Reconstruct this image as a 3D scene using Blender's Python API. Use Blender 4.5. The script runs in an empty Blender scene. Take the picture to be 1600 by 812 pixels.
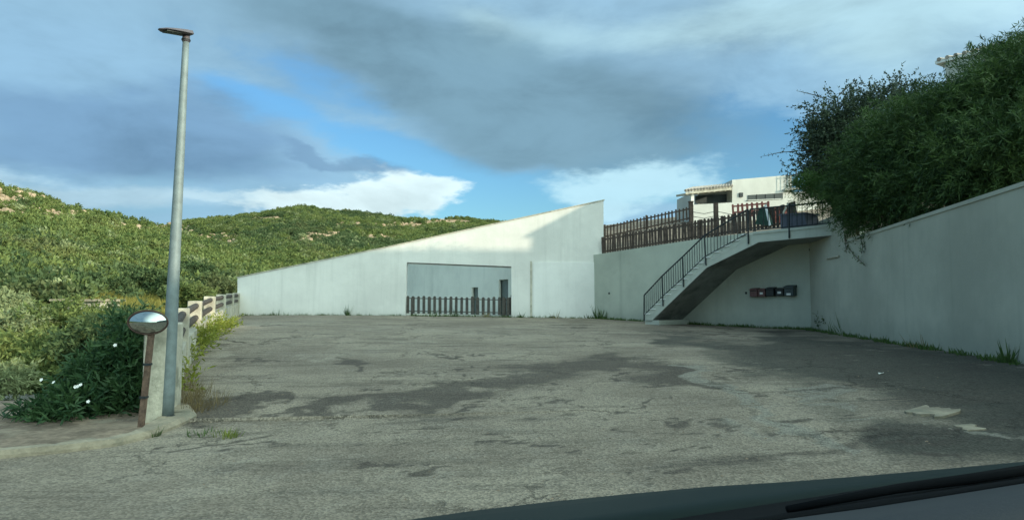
import bpy, bmesh, math, random
import numpy as np
from mathutils import Vector, Matrix, noise
random.seed(7); rng = np.random.default_rng(7)
R = math.radians
C = bpy.context.scene.collection
S = bpy.context.scene

# ------------------------------------------------------------------ camera
F = 1050.0; HC = 1.4; PITCH = math.atan(66/F)
cam = bpy.data.objects.new('camera', bpy.data.cameras.new('camera')); C.objects.link(cam)
cam.location = (0, 0, HC); cam.rotation_euler = (R(90)+PITCH, 0, 0)
cam.data.sensor_width = 36; cam.data.lens = 36*F/1600
cam.data.clip_start = 0.05; cam.data.clip_end = 5000
S.camera = cam
S.render.resolution_x = 1024; S.render.resolution_y = 519

# ------------------------------------------------------------------ sky and sun
SUN_EL = R(13.3); SX, SY = 0.85, -0.527        # the sun stands to the right and a little behind
SUN_AZ = math.atan2(SX, SY)                     # clockwise from +Y
w = bpy.data.worlds.new('World'); S.world = w; w.use_nodes = True
nt = w.node_tree; nt.nodes.clear()
class NG:
    def __init__(s, t): s.t = t
    def n(s, typ, **kw):
        nd = s.t.nodes.new(typ)
        for k, v in kw.items(): setattr(nd, k, v)
        return nd
    def _in(s, sock, v):
        if hasattr(v, 'is_output') or isinstance(v, bpy.types.NodeSocket): s.t.links.new(v, sock)
        else: sock.default_value = v
    def m(s, op, a, b=0.0, c=0.0, clamp=False):
        nd = s.n('ShaderNodeMath', operation=op, use_clamp=clamp)
        s._in(nd.inputs[0], a); s._in(nd.inputs[1], b)
        if len(nd.inputs) > 2: s._in(nd.inputs[2], c)
        return nd.outputs[0]
    def ss(s, x, a, b):
        nd = s.n('ShaderNodeMapRange', interpolation_type='SMOOTHSTEP')
        s._in(nd.inputs[0], x); nd.inputs[1].default_value = a; nd.inputs[2].default_value = b
        return nd.outputs[0]
    def noise(s, vec, scale, detail=4, rough=.55, dist=0, color=False):
        nd = s.n('ShaderNodeTexNoise'); 
        if vec is not None: s.t.links.new(vec, nd.inputs['Vector'])
        nd.inputs['Scale'].default_value = scale; nd.inputs['Detail'].default_value = detail
        nd.inputs['Roughness'].default_value = rough; nd.inputs['Distortion'].default_value = dist
        return nd.outputs['Color' if color else 'Fac']
    def mix(s, f, a, b, blend='MIX'):
        nd = s.n('ShaderNodeMix', data_type='RGBA', blend_type=blend)
        s._in(nd.inputs[0], f)
        for i, v in ((6, a), (7, b)):
            if isinstance(v, (tuple, list)): nd.inputs[i].default_value = (*v[:3], 1)
            else: s.t.links.new(v, nd.inputs[i])
        return nd.outputs[2]
def lin(r, g, b):
    f = lambda c: (c/255/12.92) if c/255 <= .04045 else ((c/255+.055)/1.055)**2.4
    return (f(r), f(g), f(b))
g = NG(nt)
tc = g.n('ShaderNodeTexCoord').outputs['Generated']
sep = g.n('ShaderNodeSeparateXYZ'); nt.links.new(tc, sep.inputs[0])
# azimuth (deg from +Y, clockwise) and elevation (deg), warped by noise so that cloud edges are ragged
az = g.m('MULTIPLY', g.m('ARCTAN2', sep.outputs[0], sep.outputs[1]), 57.2958)
el = g.m('MULTIPLY', g.m('ARCSINE', sep.outputs[2]), 57.2958)
mp = g.n('ShaderNodeMapping'); nt.links.new(tc, mp.inputs[0]); mp.inputs['Scale'].default_value = (1, 1, 2.6)
mp.inputs['Rotation'].default_value = (0, R(-9), 0)
wc = g.n('ShaderNodeSeparateXYZ'); nt.links.new(g.noise(mp.outputs[0], 3.2, 6, .55, color=True), wc.inputs[0])
waz = g.m('ADD', az, g.m('MULTIPLY', g.m('SUBTRACT', wc.outputs[0], .5), 16.0))
wel = g.m('ADD', el, g.m('MULTIPLY', g.m('SUBTRACT', wc.outputs[1], .5), 9.0))
n1 = g.noise(mp.outputs[0], 4.5, 7, .6, .3); n2 = g.noise(mp.outputs[0], 11.0, 6, .6)
n3 = g.noise(mp.outputs[0], 2.2, 4, .5)
mottle = g.ss(g.m('ADD', g.m('MULTIPLY', n1, .55), g.m('MULTIPLY', g.noise(mp.outputs[0], 1.7, 5, .55, .6), .45)), .34, .66)
def blob(px, py, rx, ry, rot=0, amp=1.0, sharp=1.0):
    a0 = math.degrees(math.atan((px-800)/F)); e0 = math.degrees(math.atan((472-py)/math.hypot(F, px-800)))
    kx = 1/(rx/F*57.3*math.cos(R(a0))**2); ky = 1/(ry/F*57.3*math.cos(R(a0)))
    dx = g.m('SUBTRACT', waz, a0); dy = g.m('SUBTRACT', wel, e0)
    c, s_ = math.cos(R(rot)), math.sin(R(rot))
    u = g.m('MULTIPLY', g.m('ADD', g.m('MULTIPLY', dx, c), g.m('MULTIPLY', dy, s_)), kx)
    v = g.m('MULTIPLY', g.m('SUBTRACT', g.m('MULTIPLY', dy, c), g.m('MULTIPLY', dx, s_)), ky)
    q = g.m('ADD', g.m('MULTIPLY', u, u), g.m('MULTIPLY', v, v))
    return g.m('MULTIPLY', g.m('EXPONENT', g.m('MULTIPLY', q, -1.0)), amp)
def tot(*b):
    r = b[0]
    for x in b[1:]: r = g.m('ADD', r, x)
    return r
def layer(base, field, nz, k, a, b, col, op=1.0):
    f = g.ss(g.m('ADD', field, g.m('MULTIPLY', g.m('SUBTRACT', nz, .5), k)), a, b)
    c0 = tuple(c*8.5 for c in lin(*col)); sh = g.mix(mottle, tuple(c*.80 for c in c0), tuple(min(9.5, c*1.24+.05) for c in c0))
    return g.mix(g.m('MULTIPLY', f, op), base, sh)
sky = g.n('ShaderNodeTexSky', sky_type='NISHITA'); sky.sun_disc = False
sky.sun_elevation = SUN_EL; sky.sun_rotation = SUN_AZ; sky.altitude = 50; sky.air_density = 1.2; sky.dust_density = .6; sky.ozone_density = 2.5
SKYGAIN = 1.0
col = g.mix(1.0, sky.outputs[0], (.72, 1.14, 1.42), 'MULTIPLY')
# high veil everywhere, with blue gaps where the photograph has them
gap = tot(blob(1130, 245, 150, 60, 0, 2.0), blob(980, 290, 140, 30, 0, .9), blob(770, 335, 130, 38, 0, 1.8), blob(640, 240, 170, 32, -12, 1.3), blob(520, 130, 230, 22, -12, .35), blob(380, 175, 110, 30, 0, .6))
veil = g.m('SUBTRACT', 1.0, gap)
col = layer(col, veil, n1, 1.6, .2, .95, (134, 172, 196), .93)
up = g.ss(el, 14, 34)
col = g.mix(g.m('MULTIPLY', up, .35), col, tuple(c*8.5 for c in lin(150, 184, 200)))
col = layer(col, tot(blob(1020, 60, 500, 50, 0, .5), blob(1200, 20, 300, 60, 0, .6), blob(1500, 60, 260, 110, 0, .7), blob(760, 30, 90, 45, -30, .6)), n1, 1.1, .25, 1.1, (166, 200, 208), .65)
# grey rain clouds
col = layer(col, tot(blob(800, 150, 270, 70, -12, 1.15), blob(620, 60, 330, 60, -14, .8), blob(880, 230, 190, 40, 0, .95), blob(420, 30, 220, 70, 0, .45)), n1, 1.1, .1, 1.2, (104, 138, 156), .9)
col = layer(col, tot(blob(1150, 130, 180, 40, -6, .6), blob(1180, 175, 200, 22, 0, .3)), n1, .7, .25, 1.1, (124, 168, 198), .7)
col = layer(col, tot(blob(110, 190, 330, 60, -6, 1.1), blob(300, 210, 190, 60, -8, .7), blob(40, 250, 220, 32, 0, .6)), n1, 1.0, .1, 1.2, (102, 138, 170), .85)
col = layer(col, tot(blob(80, 70, 260, 60, 0, .8)), n3, .6, .1, 1.3, (126, 164, 192), .7)
# bright low cumulus
col = layer(col, tot(blob(610, 312, 110, 40, 0, 1.3), blob(480, 318, 110, 26, 0, .75), blob(330, 328, 150, 20, 0, .55)), n2, 1.9, .5, .95, (206, 228, 232), .95)
col = layer(col, tot(blob(90, 302, 280, 28, -8, 1.3), blob(330, 318, 120, 20, 0, .7)), n2, 1.3, .3, 1.1, (164, 196, 212), .85)
col = layer(col, tot(blob(990, 300, 110, 45, 0, 1.15), blob(1040, 275, 60, 26, 0, .6), blob(980, 350, 60, 25, 0, .8)), n2, 1.5, .4, 1.05, (168, 204, 216), .85)
col = layer(col, tot(blob(450, 238, 55, 14, -25, .9), blob(560, 264, 95, 14, -4, 1.0)), n2, 1.3, .35, 1.0, (98, 132, 162), .6)
# towards the sun (behind the camera, to the right) the veil is lit through and brighter
vd = g.n('ShaderNodeVectorMath', operation='DOT_PRODUCT'); nt.links.new(tc, vd.inputs[0])
vd.inputs[1].default_value = (SX*math.cos(SUN_EL), SY*math.cos(SUN_EL), math.sin(SUN_EL))
glow = g.ss(vd.outputs['Value'], .08, .9)
gl = g.n('ShaderNodeMix', data_type='RGBA', blend_type='MULTIPLY'); gl.inputs[0].default_value = 1
cmb = g.n('ShaderNodeCombineXYZ')
for i, k in enumerate((6.6, 4.7, 3.1)): nt.links.new(g.m('ADD', 1.0, g.m('MULTIPLY', glow, k)), cmb.inputs[i])
nt.links.new(col, gl.inputs[6]); nt.links.new(cmb.outputs[0], gl.inputs[7])
bg = g.n('ShaderNodeBackground'); nt.links.new(gl.outputs[2], bg.inputs[0]); bg.inputs[1].default_value = 0.1
ow = g.n('ShaderNodeOutputWorld'); nt.links.new(bg.outputs[0], ow.inputs[0])

sl = bpy.data.lights.new('sun', 'SUN'); sl.energy = 2.9; sl.angle = R(.5); sl.color = (1, .88, .68)
so = bpy.data.objects.new('sun', sl); C.objects.link(so)
sd = Vector((SX*math.cos(SUN_EL), SY*math.cos(SUN_EL), math.sin(SUN_EL)))
so.rotation_euler = sd.to_track_quat('Z', 'Y').to_euler(); so.location = (30, -20, 40)
S.view_settings.view_transform = 'Standard'; S.view_settings.look = 'None'
S.view_settings.gamma = 1; S.view_settings.exposure = 0.5; S.view_settings.use_curve_mapping = False
S.render.engine = 'CYCLES'

# ------------------------------------------------------------------ helpers
FW = Vector((0, math.cos(PITCH), math.sin(PITCH))); UP = Vector((0, -math.sin(PITCH), math.cos(PITCH)))
def ray(px, py): return FW*F + Vector((1, 0, 0))*(px-800) + UP*(406-py)
def at(px, py, Y):
    d = ray(px, py); return Vector((0, 0, HC)) + d*(Y/d.y)
def on_plane(px, py, P, n):
    d = ray(px, py); o = Vector((0, 0, HC)); return o + d*((P-o).dot(n)/d.dot(n))
def proj(x, y, z):
    """numpy: world to photograph pixels"""
    z = z-HC; dep = y*FW.y + z*FW.z; up = y*UP.y + z*UP.z
    dep = np.where(dep > .1, dep, .1)
    return 800+F*x/dep, 406-F*up/dep
def tag(o, label=None, cat=None, group=None, kind=None):
    if label: o['label'] = label
    if cat: o['category'] = cat
    if group: o['group'] = group
    if kind: o['kind'] = kind
    return o
def empty(name, loc, label, cat, group=None):
    o = bpy.data.objects.new(name, None); C.objects.link(o); o.location = loc; o.empty_display_size = .2
    return tag(o, label, cat, group)
def link(name, me, parent=None, loc=None):
    o = bpy.data.objects.new(name, me); C.objects.link(o)
    if parent is not None:
        o.parent = parent; pl = parent
        o.matrix_parent_inverse = Matrix.Identity(4)
    if loc is not None: o.location = loc
    return o
def world_loc(o):
    v = Vector((0, 0, 0))
    while o is not None: v += o.location; o = o.parent
    return v
class MB:
    """collects shapes in world coordinates and builds ONE object"""
    def __init__(s): s.v = []; s.f = []
    def add(s, vs, fs):
        k = len(s.v); s.v += [Vector(p) for p in vs]; s.f += [[i+k for i in f] for f in fs]; return s
    def prism(s, pts, ext):
        n = len(pts); e = Vector(ext); p = [Vector(q) for q in pts]
        return s.add(p+[q+e for q in p], [list(range(n))[::-1], list(range(n, 2*n))]+[[i, (i+1) % n, n+(i+1) % n, n+i] for i in range(n)])
    def box(s, x0, y0, z0, x1, y1, z1):
        return s.prism([(x0, y0, z0), (x1, y0, z0), (x1, y1, z0), (x0, y1, z0)], (0, 0, z1-z0))
    def obox(s, c, u, v, w_):
        c, u, v, w_ = map(Vector, (c, u, v, w_))
        return s.prism([c-u-v-w_, c+u-v-w_, c+u+v-w_, c-u+v-w_], 2*w_)
    def bar(s, a, b, wd, th, upv=(0, 0, 1)):
        a, b = Vector(a), Vector(b); d = (b-a).normalized(); sd_ = d.cross(Vector(upv))
        if sd_.length < .01: sd_ = Vector((1, 0, 0))
        sd_.normalize(); u2 = sd_.cross(d)
        return s.prism([a-sd_*wd/2-u2*th/2, a+sd_*wd/2-u2*th/2, a+sd_*wd/2+u2*th/2, a-sd_*wd/2+u2*th/2], b-a)
    def tube(s, pts, rad, n=12, cap=True):
        pts = [Vector(p) for p in pts]; rad = rad if isinstance(rad, (list, tuple)) else [rad]*len(pts)
        k = len(s.v); ref = None
        for i, p in enumerate(pts):
            d = (pts[min(i+1, len(pts)-1)]-pts[max(i-1, 0)]).normalized()
            if ref is None: ref = d.orthogonal().normalized()
            a = (ref-d*ref.dot(d)).normalized(); b = d.cross(a); ref = a
            for j in range(n):
                t = 2*math.pi*j/n; s.v.append(p+(a*math.cos(t)+b*math.sin(t))*rad[i])
        for i in range(len(pts)-1):
            for j in range(n): s.f.append([k+i*n+j, k+i*n+(j+1) % n, k+(i+1)*n+(j+1) % n, k+(i+1)*n+j])
        if cap: s.f.append([k+j for j in range(n)][::-1]); s.f.append([k+(len(pts)-1)*n+j for j in range(n)])
        return s
    def build(s, name, mat, parent=None, smooth=False, origin=None, bevel=0):
        base = world_loc(parent) if parent is not None else (Vector(origin) if origin is not None else Vector((0, 0, 0)))
        me = bpy.data.meshes.new(name); me.from_pydata([tuple(p-base) for p in s.v], [], s.f)
        bm = bmesh.new(); bm.from_mesh(me); bmesh.ops.recalc_face_normals(bm, faces=bm.faces)
        if bevel: bmesh.ops.bevel(bm, geom=bm.edges[:], offset=bevel, segments=1, affect='EDGES', clamp_overlap=True)
        bm.to_mesh(me); bm.free(); me.materials.append(mat)
        if smooth: me.polygons.foreach_set('use_smooth', [True]*len(me.polygons))
        o = link(name, me, parent)
        if parent is None: o.location = base
        return o

def mat(name, color, rough=.8, var=.12, scale=3, bump=.1, bscale=40, metal=0, spec=.4, streak=0, attr=None, detail=6, col2=None, col2s=1.0, sub=0):
    m_ = bpy.data.materials.new(name); m_.use_nodes = True; t = m_.node_tree; h = NG(t)
    b = t.nodes['Principled BSDF']; b.inputs['Roughness'].default_value = rough; b.inputs['Metallic'].default_value = metal
    b.inputs['Specular IOR Level'].default_value = spec
    pos = h.n('ShaderNodeNewGeometry').outputs['Position']
    n_ = h.noise(pos, scale, detail, .6); n_b = h.noise(pos, scale*9, 3, .6)
    f = h.m('ADD', h.m('MULTIPLY', n_, .7), h.m('MULTIPLY', n_b, .3))
    lo = tuple(c*(1-var*1.8) for c in color); hi = tuple(min(1, c*(1+var*1.8)) for c in color)
    c_ = h.mix(h.ss(f, .3, .7), lo, hi)
    if col2 is not None: c_ = h.mix(h.m('MULTIPLY', h.ss(h.noise(pos, col2s, 6, .65), .52, .68), 1.0), c_, col2)
    if streak:
        mp_ = h.n('ShaderNodeMapping'); t.links.new(pos, mp_.inputs[0]); mp_.inputs['Scale'].default_value = (3.5, 3.5, .22)
        s_ = h.ss(h.noise(mp_.outputs[0], 1.0, 5, .65), .5, .78)
        c_ = h.mix(h.m('MULTIPLY', s_, streak), c_, tuple(x*.55 for x in color))
    t.links.new(c_, b.inputs['Base Color'])
    if bump:
        bp = h.n('ShaderNodeBump'); bp.inputs['Strength'].default_value = bump; bp.inputs['Distance'].default_value = .02
        t.links.new(h.noise(pos, bscale, 4, .6), bp.inputs['Height']); t.links.new(bp.outputs[0], b.inputs['Normal'])
    return m_
def leafmat(name, c_dark, c_light, trans=.25, rough=.55, wide=0):
    m_ = bpy.data.materials.new(name); m_.use_nodes = True; t = m_.node_tree; h = NG(t)
    b = t.nodes['Principled BSDF']; b.inputs['Roughness'].default_value = rough; b.inputs['Specular IOR Level'].default_value = .3
    at_ = h.n('ShaderNodeAttribute'); at_.attribute_name = 'tint'
    oi = h.n('ShaderNodeObjectInfo')
    f = h.m('ADD', h.m('MULTIPLY', at_.outputs['Fac'], .65), h.m('MULTIPLY', oi.outputs['Random'], .35))
    f = h.m('ADD', f, h.m('MULTIPLY', h.m('SUBTRACT', h.noise(h.n('ShaderNodeNewGeometry').outputs['Position'], .035, 6, .7), .5), wide), clamp=True)
    c_ = h.mix(f, c_dark, c_light)
    if wide: c_ = h.mix(h.m('MULTIPLY', h.ss(h.noise(h.n('ShaderNodeNewGeometry').outputs['Position'], .06, 5, .7), .52, .66), .32), c_, (.20, .185, .08))
    t.links.new(c_, b.inputs['Base Color'])
    tr = h.n('ShaderNodeBsdfTranslucent'); t.links.new(c_, tr.inputs[0])
    mx = h.n('ShaderNodeMixShader'); mx.inputs[0].default_value = trans
    t.links.new(b.outputs[0], mx.inputs[1]); t.links.new(tr.outputs[0], mx.inputs[2])
    t.links.new(mx.outputs[0], t.nodes['Material Output'].inputs[0])
    return m_

M = {}
def plaster(name, color, dirt=.35, var=.05, grime=(.18, .2, .17)):
    """painted render: faint blotches, vertical rain streaks, splash dirt by the ground and hairline cracks"""
    m_ = bpy.data.materials.new(name); m_.use_nodes = True; t = m_.node_tree; h = NG(t)
    b = t.nodes['Principled BSDF']; b.inputs['Roughness'].default_value = .85; b.inputs['Specular IOR Level'].default_value = .25
    pos = h.n('ShaderNodeNewGeometry').outputs['Position']
    c_ = h.mix(h.ss(h.noise(pos, .55, 5, .6), .3, .7), tuple(c*(1-var*2) for c in color), tuple(min(1, c*(1+var)) for c in color))
    mp_ = h.n('ShaderNodeMapping'); t.links.new(pos, mp_.inputs[0]); mp_.inputs['Scale'].default_value = (2.2, 2.2, .12)
    s_ = h.ss(h.noise(mp_.outputs[0], 1.0, 6, .7), .48, .85)
    c_ = h.mix(h.m('MULTIPLY', s_, dirt), c_, grime)
    patch = h.ss(h.noise(pos, 1.7, 7, .7), .55, .75)
    c_ = h.mix(h.m('MULTIPLY', patch, dirt*.35), c_, tuple(c*.7 for c in color))
    sp = h.n('ShaderNodeSeparateXYZ'); t.links.new(pos, sp.inputs[0])
    low = h.m('SUBTRACT', 1.0, h.ss(h.m('ADD', sp.outputs[2], h.m('MULTIPLY', h.noise(pos, 2.0, 5, .7), -.7)), .15, .85))
    c_ = h.mix(h.m('MULTIPLY', low, dirt*1.1, clamp=True), c_, tuple(c*1.3 for c in grime))
    t.links.new(c_, b.inputs['Base Color'])
    bp = h.n('ShaderNodeBump'); bp.inputs['Strength'].default_value = .35; bp.inputs['Distance'].default_value = .02
    hh = h.m('ADD', h.noise(pos, 60, 4, .6), h.m('MULTIPLY', h.noise(pos, 2.5, 4, .5), 2.0))
    t.links.new(hh, bp.inputs['Height']); t.links.new(bp.outputs[0], b.inputs['Normal'])
    return m_
M['gable'] = plaster('white_plaster', (.75, .745, .69), .28)
M['panel'] = plaster('brighter_white_panel_paint', (.80, .805, .76), .14)
M['court'] = plaster('cream_plaster', (.84, .84, .74), .18)
M['retain'] = plaster('sage_plaster', (.50, .53, .44), .34, .07)
M['rwall'] = plaster('grey_green_plaster', (.45, .455, .37), .42, .08)
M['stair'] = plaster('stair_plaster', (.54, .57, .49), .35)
M['house'] = plaster('house_plaster', (.50, .52, .48), .15)
M['conc'] = mat('old_concrete', (.48, .455, .36), .9, .16, 2.5, .5, 30, streak=.5, col2=(.25, .25, .19), col2s=2.2)
M['galv'] = mat('galvanised_steel', (.19, .235, .235), .6, .1, 9, .05, 60, metal=.2, streak=.3)
M['headmetal'] = mat('dark_lamp_metal', (.10, .09, .10), .5, .1, 9, .0)
M['black'] = mat('black_paint', (.012, .014, .014), .5, .1, 9, 0)
M['iron'] = mat('dark_iron', (.022, .03, .032), .55, .2, 20, .1, 80)
M['rust'] = mat('rusty_steel', (.13, .085, .06), .85, .3, 12, .4, 60)
M['wood'] = mat('weathered_wood', (.085, .062, .048), .85, .3, 6, .4, 50)
M['woodg'] = mat('greyed_dark_wood', (.075, .07, .06), .85, .25, 8, .3, 50)
M['log'] = mat('brown_timber', (.065, .055, .045), .85, .3, 9, .4, 50)
M['doorgrey'] = mat('grey_door_paint', (.16, .19, .18), .6, .1, 5, 0)
M['soffit'] = mat('shade_dark_soffit', (.24, .255, .235), .9, .12, 1.2, .3, 30, streak=.3, col2=(.11, .12, .115), col2s=.8)  # stair underside: its shade is painted in as a darker grey
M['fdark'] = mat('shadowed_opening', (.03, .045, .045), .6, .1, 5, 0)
M['tile'] = mat('greyed_clay_tile', (.36, .32, .27), .85, .25, 5, .3, 30)
M['glass'] = mat('window_glass', (.02, .03, .035), .12, .1, 2, 0, spec=.6)
M['white'] = mat('white_paint', (.75, .76, .72), .6, .05, 5, .05)
M['redwood'] = mat('faded_red_paint', (.38, .13, .10), .8, .2, 6, .1)
M['redmail'] = mat('faded_maroon_paint', (.17, .085, .08), .5, .12, 12, .05)
M['blackmail'] = mat('black_enamel', (.015, .02, .02), .35, .1, 12, 0)
M['greymail'] = mat('dark_grey_green_enamel', (.05, .07, .07), .45, .1, 12, 0)
M['tarp'] = mat('grey_plastic', (.12, .13, .17), .6, .15, 4, .2, 12)
M['green'] = mat('green_canvas', (.02, .06, .04), .8, .2, 4, .2, 12)
M['dash'] = mat('grey_dashboard', (.017, .019, .021), .6, .06, 6, .15, 300)
M['bonnet'] = mat('teal_car_paint', (.007, .015, .013), .6, .05, 3, 0, spec=.12)
M['rubber'] = mat('black_rubber', (.004, .005, .006), .9, .1, 9, 0, spec=.08)
M['earth'] = mat('brown_earth', (.22, .17, .12), .95, .35, 1.6, .7, 25, col2=(.27, .235, .17), col2s=1.4)
M['kerb'] = mat('pale_kerb_concrete', (.31, .27, .195), .9, .18, 2.5, .5, 30, col2=(.2, .19, .14), col2s=1.8)
M['road'] = mat('pale_worn_road', (.34, .33, .285), .9, .15, 1.5, .5, 60, col2=(.24, .235, .2), col2s=.9)
M['rock'] = mat('pale_rock', (.36, .27, .18), .95, .25, .6, .8, 3)
M['petal'] = mat('white_petals', (.85, .85, .8), .6, .03, 5, 0)
M['bark'] = mat('grey_bark', (.10, .08, .06), .9, .3, 8, .5, 40)
M['leaf_ole'] = leafmat('oleander_leaves', (.022, .058, .018), (.115, .19, .05), .32)
M['leaf_small'] = leafmat('olive_green_leaves', (.022, .045, .03), (.09, .125, .065), .25)
M['leaf_bright'] = leafmat('fresh_green_leaves', (.03, .08, .018), (.09, .17, .035), .3)
M['leaf_weed'] = leafmat('weed_leaves', (.10, .16, .03), (.34, .36, .06), .35)
M['leaf_meadow'] = leafmat('meadow_blades', (.20, .20, .05), (.42, .36, .09), .3)
M['leaf_dry'] = leafmat('dry_grass_blades', (.16, .12, .06), (.30, .24, .10), .2)
M['leaf_hill'] = leafmat('maquis_leaves', (.065, .11, .032), (.205, .25, .075), .25, .8, 2.0)
M['leaf_dark'] = leafmat('dark_maquis_leaves', (.034, .072, .026), (.105, .145, .055), .2, .75, 1.5)
M['leaf_pale'] = leafmat('silver_green_leaves', (.14, .185, .085), (.33, .37, .18), .25, .7)
M['leaf_leftole'] = leafmat('left_oleander_leaves', (.022, .065, .028), (.085, .16, .05), .28)
mm = bpy.data.materials.new('mirror_glass'); mm.use_nodes = True
b_ = mm.node_tree.nodes['Principled BSDF']; b_.inputs['Metallic'].default_value = 1; b_.inputs['Roughness'].default_value = .06; b_.inputs['Base Color'].default_value = (.45, .5, .48, 1)
M['mirror'] = mm

# ------------------------------------------------------------------ ground heights
WP0 = at(928, 497, 30); WP1 = at(1268, 515, 22)            # foot of the wall behind the stair
RW = [Vector((WP1.x, WP1.y)), Vector((at(1600, 568, 10.4).x, 10.4))]
rdir = (RW[1]-RW[0]).normalized(); RW.append(RW[0]+rdir*34)
LW = [(262, 668, 7.9), (285, 618, 9.3), (291, 580, 12.2), (312, 546, 15.3), (334, 519, 18.7), (351, 505, 22.2), (364, 497, 26), (373, 492.5, 30)]
ctl = [(0, -4, -.05), (0, 4, 0), (-5, 3, 0), (5, 3, .15), (4, 7, .2), (-14, 4, -.1), (-9, 8, -.05)]
for px, py, Y in LW+[(250, 656, 8.0), (500, 492, 30), (700, 494, 30), (928, 497, 30), (1100, 506, 26), (1268, 515, 22), (1440, 542, 14), (1600, 568, 10.4)]:
    p = at(px, py, Y); ctl.append((p.x, p.y, p.z))
ctl = np.array(ctl)
def _tps(d2): return np.where(d2 > 1e-9, .5*d2*np.log(np.maximum(d2, 1e-9)), 0)
_n = len(ctl); _A = np.zeros((_n+3, _n+3)); _d = (ctl[:, None, :2]-ctl[None, :, :2]); _A[:_n, :_n] = _tps((_d**2).sum(-1))+np.eye(_n)*2.0
_A[:_n, _n] = 1; _A[:_n, _n+1:] = ctl[:, :2]; _A[_n, :_n] = 1; _A[_n+1:, :_n] = ctl[:, :2].T
_w = np.linalg.solve(_A, np.concatenate([ctl[:, 2], [0, 0, 0]]))
def ZL(x, y):
    x = np.asarray(x, float); y = np.asarray(y, float)
    d2 = (x[..., None]-ctl[:, 0])**2+(y[..., None]-ctl[:, 1])**2
    return _tps(d2)@_w[:_n]+_w[_n]+_w[_n+1]*x+_w[_n+2]*y
def zl(x, y): return float(ZL(np.array([x]), np.array([y]))[0])
LWP = [at(*q) for q in LW]
def grid_mesh(name, X, Y, Z, mat_, attrs=None, smooth=True):
    nr, nc = X.shape
    me = bpy.data.meshes.new(name); co = np.stack([X, Y, Z], -1).reshape(-1, 3)
    i = np.arange(nr-1)[:, None]*nc+np.arange(nc-1)[None, :]
    f = np.stack([i, i+1, i+nc+1, i+nc], -1).reshape(-1, 4)
    me.vertices.add(len(co)); me.vertices.foreach_set('co', co.ravel())
    me.loops.add(f.size); me.loops.foreach_set('vertex_index', f.ravel().astype(np.int32))
    me.polygons.add(len(f)); me.polygons.foreach_set('loop_start', (np.arange(len(f))*4).astype(np.int32)); me.polygons.foreach_set('loop_total', np.full(len(f), 4, np.int32))
    if smooth: me.polygons.foreach_set('use_smooth', np.ones(len(f), bool))
    me.update(); me.validate(); me.materials.append(mat_)
    for k, a in (attrs or {}).items():
        q = me.attributes.new(k, 'FLOAT', 'POINT'); q.data.foreach_set('value', a.ravel().astype(np.float32))
    return link(name, me)

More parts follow.
